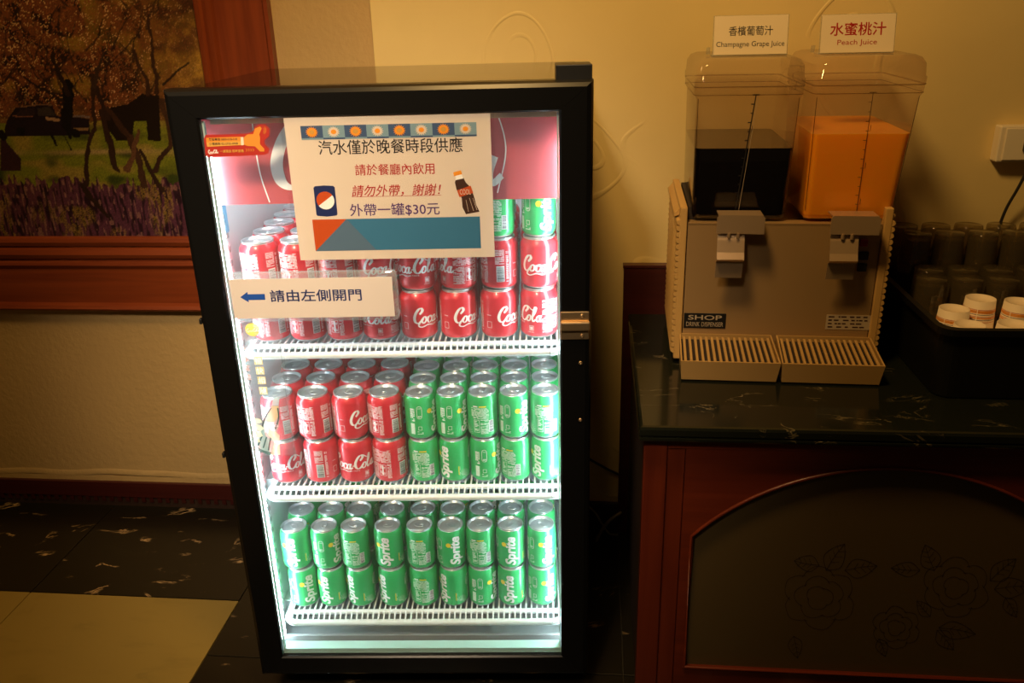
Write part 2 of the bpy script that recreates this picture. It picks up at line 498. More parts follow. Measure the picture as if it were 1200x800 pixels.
# ------------------------------------------------------------------ the room
WR = -0.040                                      # the right wall stands 4 cm proud of the left one
STEP = -0.48
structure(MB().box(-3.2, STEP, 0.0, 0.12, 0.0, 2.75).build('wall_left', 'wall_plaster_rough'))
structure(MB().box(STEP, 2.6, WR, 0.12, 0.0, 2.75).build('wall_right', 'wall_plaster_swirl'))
floor = structure(MB().box(-3.2, 2.6, -3.6, 0.12, -0.06, -0.006).build('floor', 'grout'))
structure(MB().box(-3.2, 2.6, -3.6, 0.12, 2.75, 2.80).build('ceiling', 'wall_plaster_rough'))
def tiles(xs, ys, m, skip=None):
    cache = {}
    for x0, x1 in zip(xs[:-1], xs[1:]):
        for y0, y1 in zip(ys[:-1], ys[1:]):
            if skip and skip((x0 + x1) / 2, (y0 + y1) / 2): continue
            k = (round(x1 - x0, 4), round(y1 - y0, 4))
            if k not in cache:
                g = 0.0012
                cache[k] = MB().box(g, k[0] - g, g, k[1] - g, -0.006, 0.0, bev=0.0008).mesh('tile', m)
            o = link('tile', cache[k], floor)
            o.location = (x0, y0, 0)
YX = [-2.90, -2.38, -1.86, -1.34, -0.82]
YY = [-3.0 + 0.01, -2.47, -1.95, -1.43, -0.91, -0.39]
tiles(YX, YY, 'floor_yellow')
tiles(YX, [-0.39, -0.004], 'floor_black')
tiles([-0.82, -0.45, 0.07, 0.59, 1.11, 1.63, 2.15], [-2.99, -2.65, -2.13, -1.61, -1.09, -0.57, -0.05], 'floor_black')
# skirting under the rough wall, its little toothed border and the frayed wallpaper edge
sk = structure(MB().box(-3.2, STEP - 0.002, -0.014, 0.0, 0.030, 0.078, bev=0.002).box(-3.2, STEP - 0.002, -0.009, 0.0, 0.0, 0.030, m=1).build('baseboard_left', ['skirting_wood', 'skirting_dark']))
tooth = MB().box(-0.0055, 0.0055, -0.013, -0.009, 0.016, 0.030).mesh('tooth', 'skirting_wood')
for k in range(64):
    link('tooth', tooth, sk).location = (-0.52 - 0.0235 * k, 0, 0)
sr = structure(MB().box(STEP + 0.002, 2.6, WR - 0.012, WR, 0.0, 0.080, bev=0.002).build('baseboard_right', 'skirting_dark'))
edge = []
for k in range(241):
    x = -2.9 + k * 0.01
    z = 0.092 + 0.006 * max(0, math.sin(x * 9.0 + 0.6)) ** 3 + 0.002 * math.sin(x * 31)
    edge.append((x, z))
em = MB()
em.loops([[(x, -0.0045, z) for x, z in edge], [(x, -0.0060, z + 0.003) for x, z in edge], [(x, 0.0, z + 0.016) for x, z in edge]], closed=False, cap0=False, cap1=False, smooth=True)
structure(em.build('trim_1', 'wall_plaster_rough'))
structure(MB().box(-3.2, STEP - 0.002, -0.005, 0.0, 0.078, 0.0925).build('trim_2', 'wall_plaster_rough'))

# ------------------------------------------------------------------ framed picture
PX0, PX1, PZ0, PZ1 = -1.90, -0.885, 0.780, 1.66          # print area
pic = empty('framed_picture', ((PX0 + PX1) / 2, 0, 0.590), 0, 'wide reddish wood frame holding an autumn park photograph, hung on the rough wall', 'picture')
OX, OZ = (PX0 + PX1) / 2, 0.590
def frame_rail(inner0, inner1, outer0, outer1, prof, m, name):
    rings = []
    for t, y in prof:
        a = (inner0[0] + (outer0[0] - inner0[0]) * t, inner0[1] + (outer0[1] - inner0[1]) * t)
        b = (inner1[0] + (outer1[0] - inner1[0]) * t, inner1[1] + (outer1[1] - inner1[1]) * t)
        rings.append([(a[0] - OX, y, a[1] - OZ), (b[0] - OX, y, b[1] - OZ)])
    mb = MB(); n = len(prof)
    mb.add([p for r in rings for p in r], [(2 * k, 2 * k + 1, 2 * ((k + 1) % n) + 1, 2 * ((k + 1) % n)) for k in range(n)], 0)
    mb.add([r[0] for r in rings], [list(range(n))]); mb.add([r[1] for r in rings], [list(range(n))[::-1]])
    return mb.build(name, m, pic)
FW = 0.185
prof = [(0, -0.014), (0.02, -0.020), (0.07, -0.024), (0.12, -0.020), (0.14, -0.014), (0.17, -0.022), (0.23, -0.028), (0.28, -0.024), (0.31, -0.016),
        (0.34, -0.022), (0.38, -0.024), (0.42, -0.018), (0.44, -0.016), (0.90, -0.018), (0.93, -0.028), (0.97, -0.032), (1.0, -0.028), (1.0, -0.001), (0, -0.001)]
profs = [(0, -0.014), (0.03, -0.022), (0.10, -0.026), (0.13, -0.018), (0.18, -0.024), (0.25, -0.026), (0.28, -0.016), (0.92, -0.018), (0.95, -0.024), (1.0, -0.024), (1.0, -0.001), (0, -0.001)]
I = [(PX0, PZ0), (PX1, PZ0), (PX1, PZ1), (PX0, PZ1)]
O = [(PX0 - 0.172, PZ0 - 0.190), (PX1 + 0.172, PZ0 - 0.190), (PX1 + 0.172, PZ1 + 0.19), (PX0 - 0.172, PZ1 + 0.19)]
frame_rail(I[0], I[1], O[0], O[1], prof, 'frame_wood', 'frame_rail')
frame_rail(I[1], I[2], O[1], O[2], profs, 'frame_wood_upright', 'frame_stile')
frame_rail(I[2], I[3], O[2], O[3], prof, 'frame_wood', 'frame_rail')
frame_rail(I[3], I[0], O[3], O[0], profs, 'frame_wood_upright', 'frame_stile')

def paint_picture():
    rng = np.random.default_rng(3)
    X0, X1, Z0, Z1 = PX0, PX1, PZ0, PZ1
    step = 0.0022
    nx, nz = int((X1 - X0) / step) + 1, int((Z1 - Z0) / step) + 1
    xs = np.linspace(X0, X1, nx); zs = np.linspace(Z0, Z1, nz)
    Xg, Zg = np.meshgrid(xs, zs)
    def pz(u, v):
        p = at(u, v, y=-0.012); return p.x, p.z
    def smooth_noise(cell, seed, asp=1.0):
        r = np.random.default_rng(seed)
        gx, gz = int((X1 - X0) / cell) + 3, int((Z1 - Z0) / (cell * asp)) + 3
        g = r.random((gz, gx))
        fx = (Xg - X0) / cell; fz = (Zg - Z0) / (cell * asp)
        ix, iz = fx.astype(int), fz.astype(int); tx, tz = fx - ix, fz - iz
        tx = tx * tx * (3 - 2 * tx); tz = tz * tz * (3 - 2 * tz)
        return (g[iz, ix] * (1 - tx) + g[iz, ix + 1] * tx) * (1 - tz) + (g[iz + 1, ix] * (1 - tx) + g[iz + 1, ix + 1] * tx) * tz
    def mixc(C, col, a): return C * (1 - a[..., None]) + np.array(col) * a[..., None]
    fine = rng.random(Xg.shape)
    C = np.zeros(Xg.shape + (3,))
    # far backdrop: golden brush, brighter to the right
    C[:] = (0.16, 0.075, 0.020)
    w = smooth_noise(0.05, 1); w2 = smooth_noise(0.018, 2)
    xr = np.clip((Xg + 1.10) / 0.22, 0, 1)
    C = mixc(C, (0.80, 0.46, 0.06), np.clip((w * 0.6 + w2 * 0.6 - 0.32) * 1.8, 0, 1) * xr)
    # dark tree top right
    dz = np.clip((Zg - 1.24) / 0.05, 0, 1) * np.clip((Xg + 1.02) / 0.05, 0, 1)
    C = mixc(C, (0.020, 0.013, 0.008), dz * np.clip(w2 * 1.6, 0, 1))
    # rust foliage with pale leaf specks on the left
    fol = np.clip((Zg - 1.035 + (w - 0.5) * 0.12) / 0.05, 0, 1) * (1 - xr * 0.72)
    C = mixc(C, (0.19, 0.060, 0.022), fol)
    C = mixc(C, (0.022, 0.011, 0.006), fol * np.clip((smooth_noise(0.022, 5) * .6 + smooth_noise(0.007, 21) * .5 - 0.48) * 4.5, 0, 0.92))
    C = mixc(C, (0.36, 0.20, 0.03), fol * np.clip((smooth_noise(0.045, 6) - 0.62) * 4, 0, 0.8))
    C = mixc(C, (0.70, 0.40, 0.20), fol * (fine > 0.82) * (smooth_noise(0.006, 22) > .5) * np.clip(smooth_noise(0.03, 8) * 1.5, 0, 1))
    C = mixc(C, (0.42, 0.12, 0.04), fol * (fine < 0.14))
    # lawn
    zl0, zl1 = 0.90, 1.045
    lawn = ((Zg < 1.045 + 0.02 * w) & (Zg > 0.88)).astype(float)
    C = mixc(C, (0.22, 0.24, 0.018), lawn)
    C = mixc(C, (0.36, 0.27, 0.05), lawn * np.clip((smooth_noise(0.06, 9, 0.3) - 0.5) * 3, 0, 1))
    C = mixc(C, (0.05, 0.07, 0.010), lawn * np.clip((smooth_noise(0.05, 10, 0.4) - 0.55) * 3, 0, 1))
    path = np.exp(-((Zg - 0.985) / 0.006) ** 2) * np.clip(smooth_noise(0.08, 11) * 1.8, 0, 1)
    C = mixc(C, (0.55, 0.36, 0.17), path * 0.8)
    # flower bed
    col = smooth_noise(0.007, 12, 4.0)
    top = 0.905 + 0.045 * (col - 0.5) + 0.015 * w
    bed = (Zg < top).astype(float)
    C = mixc(C, (0.13, 0.040, 0.075), bed)
    C = mixc(C, (0.030, 0.010, 0.020), bed * np.clip((smooth_noise(0.0045, 13, 5.0) - 0.45) * 4, 0, 1))
    C = mixc(C, (0.40, 0.20, 0.17), bed * (smooth_noise(0.0042, 23, 4.0) > 0.74) * 0.6)
    C = mixc(C, (0.34, 0.22, 0.03), bed * np.clip((smooth_noise(0.035, 14, 1.5) - 0.55) * 4, 0, 0.7) * (smooth_noise(0.005, 24, 4.0) > .45) * np.clip(fine * 1.4, 0, 1))
    # trunks, branches, the dark car and the arch seen through the trees
    def seg(p, q, w0, w1, colr, a=1.0):
        nonlocal C
        (x0, z0), (x1, z1) = pz(*p), pz(*q)
        dx, dzz = x1 - x0, z1 - z0; L = dx * dx + dzz * dzz
        t = np.clip(((Xw - x0) * dx + (Zw - z0) * dzz) / L, 0, 1)
        d = np.hypot(Xw - x0 - t * dx, Zw - z0 - t * dzz)
        C = mixc(C, colr, (d < (w0 + (w1 - w0) * t) / 2) * a)
    def shape(pts, colr, a=1.0):
        nonlocal C
        P = [pz(*p) for p in pts]
        inside = np.zeros(Xg.shape, bool)
        for (x0, z0), (x1, z1) in zip(P, P[1:] + P[:1]):
            if z0 == z1: continue
            c = ((z0 > Zg) != (z1 > Zg)) & (Xg < (x1 - x0) * (Zg - z0) / (z1 - z0) + x0)
            inside ^= c
        C = mixc(C, colr, inside * a)
    Xw = Xg + 0.016 * (smooth_noise(0.045, 31) - 0.5) + 0.005 * (smooth_noise(0.012, 32) - 0.5); Zw = Zg + 0.012 * (smooth_noise(0.05, 33) - 0.5)
    DK = (0.010, 0.007, 0.006)
    br = np.random.default_rng(9)
    for k in range(46):
        u, v = br.uniform(0, 200), br.uniform(0, 120); a = br.uniform(-2.4, -0.7); Lb = br.uniform(12, 42)
        seg((u, v), (u + Lb * math.cos(a), v + Lb * math.sin(a)), 0.0052, 0.0022, (0.035, 0.016, 0.010), 0.8)
    shape([(5, 150), (8, 140), (18, 126), (40, 123), (60, 122), (66, 136), (90, 137), (104, 140), (105, 158), (5, 160)], (0.020, 0.010, 0.016))
    shape([(16, 136), (24, 128), (40, 126), (40, 136)], (0.035, 0.018, 0.024)); shape([(43, 127), (58, 125), (66, 136), (44, 136)], (0.05, 0.035, 0.035))
    seg((14, 137), (38, 138), 0.003, 0.003, (0.26, 0.10, 0.07)); seg((86, 137), (103, 139), 0.004, 0.004, (0.22, 0.16, 0.17)); seg((22, 126), (60, 122), 0.003, 0.003, (0.22, 0.11, 0.07))
    seg((58, 140), (70, 139), 0.008, 0.008, (0.45, 0.26, 0.16)); seg((92, 151), (100, 151), 0.008, 0.006, (0.28, 0.16, 0.08))
    for cx in (24, 91):
        seg((cx, 156), (cx + 1, 156), 0.020, 0.020, DK)
    shape([(118, 128), (150, 122), (166, 110), (186, 112), (188, 165), (173, 165), (171, 142), (157, 142), (154, 165), (136, 165), (118, 140)], (0.018, 0.009, 0.005))
    for p, q, a, b, cc in [((80, 100), (82, 150), .026, .020, DK), ((76, 130), (84, 160), .02, .012, DK), ((108, 90), (109, 150), .012, .010, (0.05, .022, .012)), ((109, 150), (99, 215), .010, .013, (.045, .02, .014)), ((95, 217), (125, 252), .014, .010, (.035, .016, .010)),
                           ((110, 100), (128, 140), .012, .012, (.04, .018, .012)), ((120, 135), (138, 200), .016, .014, (.045, .02, .012)), ((128, 130), (156, 165), .012, .014, (.06, .025, .014)), ((153, 160), (168, 215), .018, .020, (.07, .03, .018)), ((163, 155), (148, 200), .011, .011, (.16, .07, .035)),
                           ((165, 178), (190, 220), .012, .012, (.04, .018, .012)), ((183, 198), (196, 172), .012, .012, (.05, .02, .014)), ((196, 172), (192, 120), .012, .014, (.07, .03, .016)), ((192, 100), (219, 72), .006, .004, (.04, .02, .012)), ((60, 60), (80, 110), .006, .012, (.03, .015, .01)), ((120, 60), (108, 100), .004, .010, (.06, .03, .02)), ((160, 60), (175, 110), .008, .012, (.06, .025, .014)), ((30, 90), (75, 118), .004, .006, (.03, .015, .01)), ((176, 20), (185, 110), .006, .010, (.06, .025, .014)), ((60, 160), (62, 172), .008, .006, DK), ((75, 160), (84, 178), .004, .004, DK)]:
        seg(p, q, a, b, cc)
    shape([(0, 152), (5, 158), (8, 168), (24, 186), (24, 200), (0, 200)], (0.05, 0.018, 0.026)); seg((2, 158), (4, 160), .02, .02, DK)
    C *= (0.72 + 0.56 * fine)[..., None] * 0.74
    me = bpy.data.meshes.new('print')
    V = np.stack([Xg - OX, np.full(Xg.shape, -0.010), Zg - OZ], -1).reshape(-1, 3)
    idx = np.arange(nx * nz).reshape(nz, nx)
    F = np.stack([idx[:-1, :-1], idx[:-1, 1:], idx[1:, 1:], idx[1:, :-1]], -1).reshape(-1, 4)
    me.vertices.add(len(V)); me.vertices.foreach_set('co', V.ravel())
    me.loops.add(F.size); me.loops.foreach_set('vertex_index', F.ravel())
    me.polygons.add(len(F)); me.polygons.foreach_set('loop_start', np.arange(len(F)) * 4)
    me.update()
    ca = me.color_attributes.new('print_colour', 'FLOAT_COLOR', 'POINT')
    A = np.concatenate([np.clip(C, 0, 1).reshape(-1, 3), np.ones((len(V), 1))], 1)
    ca.data.foreach_set('color', A.ravel())
    m, nt, b, out = nodes_of('picture_print')
    at_ = N(nt, 'ShaderNodeAttribute', attribute_name='print_colour')
    nt.links.new(at_.outputs['Color'], b.inputs['Base Color'])
    b.inputs['Roughness'].default_value = 0.35
    me.materials.append(m)
    o = link('print', me, pic)
    # mount board behind the print fills the rest of the frame
    MB().box(PX0 - OX, PX1 - OX, -0.0095, -0.001, PZ0 - OZ, PZ1 - OZ).build('backing_board', 'print_brown', pic)
    return o
paint_picture()

# ------------------------------------------------------------------ display fridge (local: x along the door, y into the cabinet, z up)
W_, ZT, ZB = 0.648, 1.176, 0.0576
fr = empty('display_fridge', FO, FY, 'black glass-door display fridge full of lit soda cans, standing on the floor', 'fridge')
GX0, GX1, GZ0, GZ1 = 0.050, 0.596, 0.1066, 1.132
IX0, IX1, IZ0, IZ1, IY1 = 0.020, 0.620, 0.072, 1.150, 0.505       # liner
mb = MB()
mb.box(0.004, IX0, 0.046, 0.545, 0.030, ZT - 0.004)                # side walls, roof, back, floor of the cabinet
mb.box(IX1, W_ - 0.004, 0.046, 0.545, 0.030, ZT - 0.004)
mb.box(IX0, IX1, 0.046, 0.545, IZ1, ZT - 0.004)
mb.box(IX0, IX1, IY1, 0.545, 0.030, IZ1)
mb.box(IX0, IX1, 0.046, IY1, 0.030, IZ0)
mb.build('cabinet', 'black_gloss', fr)
mb = MB()
e = 0.001
mb.add([(IX0 + e, .05, IZ0), (IX0 + e, IY1 - e, IZ0), (IX0 + e, IY1 - e, IZ1), (IX0 + e, .05, IZ1)], [(0, 1, 2, 3)])
mb.add([(IX1 - e, .05, IZ0), (IX1 - e, IY1 - e, IZ0), (IX1 - e, IY1 - e, IZ1), (IX1 - e, .05, IZ1)], [(0, 1, 2, 3)])
mb.add([(IX0, IY1 - e, IZ0), (IX1, IY1 - e, IZ0), (IX1, IY1 - e, IZ1), (IX0, IY1 - e, IZ1)], [(0, 1, 2, 3)])
mb.add([(IX0, .05, IZ1 - e), (IX1, .05, IZ1 - e), (IX1, IY1, IZ1 - e), (IX0, IY1, IZ1 - e)], [(0, 1, 2, 3)])
mb.build('liner', 'liner_white', fr)
mb = MB().box(IX0 + .002, IX1 - .002, 0.050, IY1 - .002, IZ0, IZ0 + 0.004).box(IX0 + .002, IX1 - .002, 0.078, 0.084, IZ0 + 0.004, IZ0 + 0.020, bev=0.002)
mb.build('liner_floor', 'liner_grey', fr)
# door: four mitred rails round the pane
def door_rail(i0, i1, o0, o1, name):
    pr = [(0, .010), (0, .003), (.06, 0), (.80, 0), (.93, .004), (1, .012), (1, .040), (.42, .040), (.42, .013), (0, .013)]
    rings = []
    for t, y in pr:
        rings.append([(i0[0] + (o0[0] - i0[0]) * t, y, i0[1] + (o0[1] - i0[1]) * t), (i1[0] + (o1[0] - i1[0]) * t, y, i1[1] + (o1[1] - i1[1]) * t)])
    n = len(pr)
    b = MB().add([p for r in rings for p in r], [(2 * k, 2 * k + 1, 2 * ((k + 1) % n) + 1, 2 * ((k + 1) % n)) for k in range(n)])
    b.add([r[0] for r in rings], [list(range(n))]); b.add([r[1] for r in rings], [list(range(n))[::-1]])
    return b.build(name, 'door_black', fr)
g = 0.0004
DI = [(GX0, GZ0), (GX1, GZ0), (GX1, GZ1), (GX0, GZ1)]
DO = [(0, ZB), (W_, ZB), (W_, ZT), (0, ZT)]
door_rail((DI[3][0] + g, DI[3][1]), (DI[2][0] - g, DI[2][1]), (DO[3][0] + g, DO[3][1]), (DO[2][0] - g, DO[2][1]), 'door_rail')
door_rail((DI[0][0] + g, DI[0][1]), (DI[1][0] - g, DI[1][1]), (DO[0][0] + g, DO[0][1]), (DO[1][0] - g, DO[1][1]), 'door_rail')
door_rail(DI[0], DI[3], DO[0], DO[3], 'door_stile')
door_rail(DI[1], DI[2], DO[1], DO[2], 'door_stile')
MB().box(GX0, GX1, 0.006, 0.010, GZ0, GZ1).build('door_glass', 'door_glass', fr)
sp = MB().box(GX0, GX1, 0.0125, 0.034, GZ0 + 0.002, GZ0 + 0.010).box(GX0, GX1, 0.0115, 0.0125, GZ0, GZ0 + 0.0016)
sp.box(GX1 - 0.0025, GX1 - 0.0005, 0.0125, 0.034, GZ0 + 0.010, GZ1 - 0.004).box(GX0 + 0.0005, GX0 + 0.003, 0.0125, 0.020, GZ0 + 0.010, GZ1 - 0.004)  # right strip stands in for the lit tube seen edge-on
sp.build('glass_spacer', 'spacer_teal', fr)
gk = MB()
for a in ((0.022, 0.030, ZB + .03, ZT - .03), (W_ - 0.030, W_ - 0.022, ZB + .03, ZT - .03), (0.030, W_ - 0.030, ZT - .036, ZT - .03), (0.030, W_ - 0.030, ZB + .03, ZB + .036)):
    gk.box(a[0], a[1], 0.040, 0.046, a[2], a[3])
gk.build('door_gasket', 'black_satin', fr)
MB().box(0.012, W_ - 0.012, 0.060, 0.075, 0.012, 0.052).build('kick_plate', 'black_satin', fr)
ft = MB().lathe([(0.018, 0), (0.020, 0.004), (0.014, 0.012), (0.012, 0.030)], 16).mesh('foot', 'black_satin')
for x, y in ((0.06, 0.10), (W_ - 0.06, 0.10), (0.06, 0.50), (W_ - 0.06, 0.50)):
    link('foot', ft, fr).location = (x, y, 0)
MB().box(0.592, 0.6465, 0.022, 0.085, ZT - 0.0035, ZT + 0.021, bev=0.0015).build('hinge_cover', 'black_satin', fr)
# latch plate on the right stile, screws
lt = MB().box(0.5965, 0.6435, -0.003, 0.0, 0.767, 0.8155, bev=0.0012).box(0.5965, 0.645, -0.010, -0.003, 0.784, 0.800, bev=0.0025).build('latch_plate', 'brass_steel', fr)
scr = MB().lathe([(0.0032, 0), (0.0034, 0.0012), (0.0024, 0.0022), (0.0012, 0.0022), (0.0010, 0.0012)], 12).mesh('screw', 'brass_steel')
for x, z, par in ((0.632, 0.8085, lt), (0.632, 0.7735, lt), (0.630, 0.724, fr), (0.630, 0.618, fr)):
    o = link('screw', scr, par); o.location = (x, -0.003 if par is lt else 0.0003, z); o.rotation_euler = (PI / 2, 0, 0)
bmp = MB().box(-0.004, 0.001, 0.006, 0.016, -0.005, 0.005, bev=0.0015).mesh('edge_clip', 'black_satin')
for z in (0.805, 0.552):
    link('edge_clip', bmp, fr).location = (0, 0, z)
# lamps behind the stiles
LED = MB().box(0, 0.0095, 0, 0.008, 0.0, 0.985).mesh('led_tube', 'led')
LEDB = MB().box(-0.003, 0.000, -0.003, 0.014, -0.01, 0.995).mesh('led_holder', 'led_base')
for x, sx in ((0.0262, 1), (0.6138, -1)):
    o = link('led_tube', LED, fr); o.location = (x, 0.064, 0.095); o.scale = (sx, 1, 1)
    h = link('led_holder', LEDB, o)
o = MB().box(0.05, 0.59, 0.094, 0.102, 1.139, 1.146).build('led_tube', 'led', fr)  # added tube, unseen behind the header, brightens the top shelf
MB().box(0.04, 0.60, 0.090, 0.106, 1.1462, 1.149).build('led_holder', 'led_base', o)  # holder made up to go with the added tube
# ribs shaped to give the scalloped reflection beside the left tube
rb = MB()
for k in range(60):
    rb.lathe([(0.0050, 0.0), (0.0052, 0.008), (0.0030, 0.014)], 8, c=(0.0275, 0.092, 0.10 + k * 0.0162), cap0=False, cap1=False)
tag(rb.build('reflection_ribs', 'led_base', fr), kind='stuff')
st = MB().box(IX0 + .001, IX0 + .006, 0.105, 0.121, 0.10, 1.13)
for k in range(40): st.box(IX0 + .006, IX0 + .0066, 0.109, 0.117, 0.12 + k * .025, 0.13 + k * .025, m=1)
st.build('shelf_standard', ['liner_white', 'liner_grey'], fr)
MB().box(IX1 - .006, IX1 - .001, 0.105, 0.121, 0.10, 1.13).build('shelf_standard', 'liner_white', fr)
MB().box(IX0 + .007, IX0 + .0076, 0.1055, 0.1205, 0.93, 0.985).build('blue_sticker', 'decal_blue', fr)

# red script lettering shared by the header and the red cans
def script_logo():
    f = Flat(); w = 0.34; m = 'print_white'
    def S(pts, ww=w, nib=0.34): f.stroke(pts, ww, m, 0, 7, nib)
    def cap(x):
        S([(x + 1.15, 1.55), (x + 1.45, 1.80), (x + 1.70, 2.15), (x + 1.50, 2.50), (x + 1.05, 2.35), (x + 0.55, 1.75), (x + 0.25, 1.00), (x + 0.35, 0.35), (x + 0.80, 0.10), (x + 1.30, 0.35), (x + 1.75, 0.85)], 0.50, 0.30)
    def o(x):
        f.stroke([(x + .62, 1.10), (x + .25, .85), (x + .08, .42), (x + .30, .08), (x + .70, .30), (x + .85, .75)], w, m, 0, 6, 0.4, closed=True)
        S([(x + .62, 1.10), (x + .95, .95), (x + 1.2, 1.05)], 0.14, 0.8)
    def c(x):
        S([(x + .75, .80), (x + .80, 1.05), (x + .50, 1.08), (x + .15, .65), (x + .20, .18), (x + .55, .08), (x + .95, .45)])
    def a(x):
        f.stroke([(x + .70, 1.00), (x + .30, .90), (x + .08, .42), (x + .28, .08), (x + .62, .35)], w, m, 0, 6, 0.4, closed=True)
        S([(x + .92, 1.10), (x + .68, .45), (x + .78, .08), (x + 1.20, .40)])
    cap(0); o(1.45); c(2.45); a(3.30)
    S([(4.45, .62), (4.95, .72)], 0.16, 1.0)
    cap(4.75); o(6.15)
    S([(7.10, .5), (7.75, 1.45), (8.00, 2.25), (7.75, 2.35), (7.45, 1.40), (7.30, .50), (7.45, .08), (7.85, .40)])
    a(7.95)
    S([(1.2, .32), (0.9, -.30), (1.5, -.55), (2.6, -.25), (3.6, -.45), (4.4, -.20)], (0.34, 0.05), 0.8)
    S([(5.5, 2.2), (6.4, 2.55), (7.3, 1.95), (8.1, 2.25)], (0.12, 0.22), 0.9)
    return f
LOGO = script_logo()
LOGO_W = 9.2
hd = MB().box(IX0 + .004, IX1 - .004, 0.0785, 0.084, 0.985, 1.149).build('header_panel', 'header_red', fr)
cxh, czh = fat(318, 190, 0.078)
k_ = 0.33 / LOGO_W
hl = LOGO.moved(lambda p: (cxh + (p[0] - 0.05) * k_ * 1.15, czh + (p[1] - 1.05) * k_ * 1.25))
link('header_lettering', hl.mesh('header_lettering', flatfn(0.0785, 0.0003)), hd)
sw = Flat().stroke([fat(295, 140, .078), fat(300, 178, .078), fat(306, 208, .078), fat(316, 237, .078)], 0.0022, 'print_white')
link('header_arc', sw.mesh('header_arc', flatfn(0.0785, 0.0003)), hd)
sw = Flat().stroke([fat(582, 130, .078), fat(591, 160, .078), fat(592, 185, .078), fat(583, 226, .078)], 0.0022, 'print_white')
link('header_arc', sw.mesh('header_arc', flatfn(0.0785, 0.0003)), hd)
MB().box(IX0 + .02, IX1 - .02, 0.074, 0.0785, 1.116, 1.128).build('header_clip', 'brass_steel', fr)

# three wire shelves
DECK = (0.731, 0.439, 0.148)
wires = MB(); n_w = 50
for k in range(n_w):
    x = 0.052 + k * (0.594 - 0.052) / (n_w - 1)
    wires.box(x - .0014, x + .0014, 0.088, 0.490, -0.0028, 0.0)
    wires.add([(x - .0014, .066, -.0125), (x + .0014, .066, -.0125), (x + .0014, .088, -.0005), (x - .0014, .088, -.0005),
               (x - .0014, .066, -.0155), (x + .0014, .066, -.0155), (x + .0014, .088, -.0035), (x - .0014, .088, -.0035)], [(0, 1, 2, 3), (4, 7, 6, 5), (0, 4, 5, 1), (0, 3, 7, 4), (1, 5, 6, 2)])
WIRES = wires.mesh('wire_deck', 'shelf_white')
def loop_pts(x0, x1, y0, y1, r, z):
    p = []
    for cx, cy, a0 in ((x1 - r, y0 + r, -90), (x1 - r, y1 - r, 0), (x0 + r, y1 - r, 90), (x0 + r, y0 + r, 180)):
        for k in range(6):
            a = math.radians(a0 + 18 * k); p.append((cx + r * math.cos(a), cy + r * math.sin(a), z))
    return p
rim = MB()
lp = loop_pts(0.042, 0.604, 0.066, 0.492, 0.024, -0.0135)
lp = [(x, y, z + (0.0105 if y > 0.2 else 0.0)) for x, y, z in lp]
rim.tube(lp + [lp[0]], 0.0066, 8)
RIM = rim.mesh('front_rim', 'shelf_white')
BAR = MB().tube([(0.046, 0.088, -0.0045), (0.600, 0.088, -0.0045)], 0.0050, 8).tube([(0.034, 0.30, -0.0065), (0.612, 0.30, -0.0065)], 0.0035, 6).mesh('cross_bar', 'shelf_white')
CLIP = MB().box(-0.004, 0.012, -0.02, 0.02, -0.03, -0.004, bev=0.001).mesh('shelf_clip', 'liner_white')
for z in DECK:
    s = link('shelf', RIM, fr); s.location = (0, 0, z)
    tag(link('wire_deck', WIRES, s), kind='stuff')
    link('cross_bar', BAR, s)
    for x, sx in ((0.0260, 1), (0.6140, -1)):
        o = link('shelf_clip', CLIP, s); o.location = (x, 0.150, -0.004); o.scale = (sx, 1, 1)
MB().add([(0.0215, .064, .09), (0.0215, .100, .09), (0.034, .082, .09), (0.0215, .064, .147), (0.0215, .100, .147), (0.034, .082, .147)], [(0, 1, 2), (3, 5, 4), (0, 3, 4, 1), (1, 4, 5, 2), (2, 5, 3, 0)]).build('corner_bracket', 'liner_white', fr)

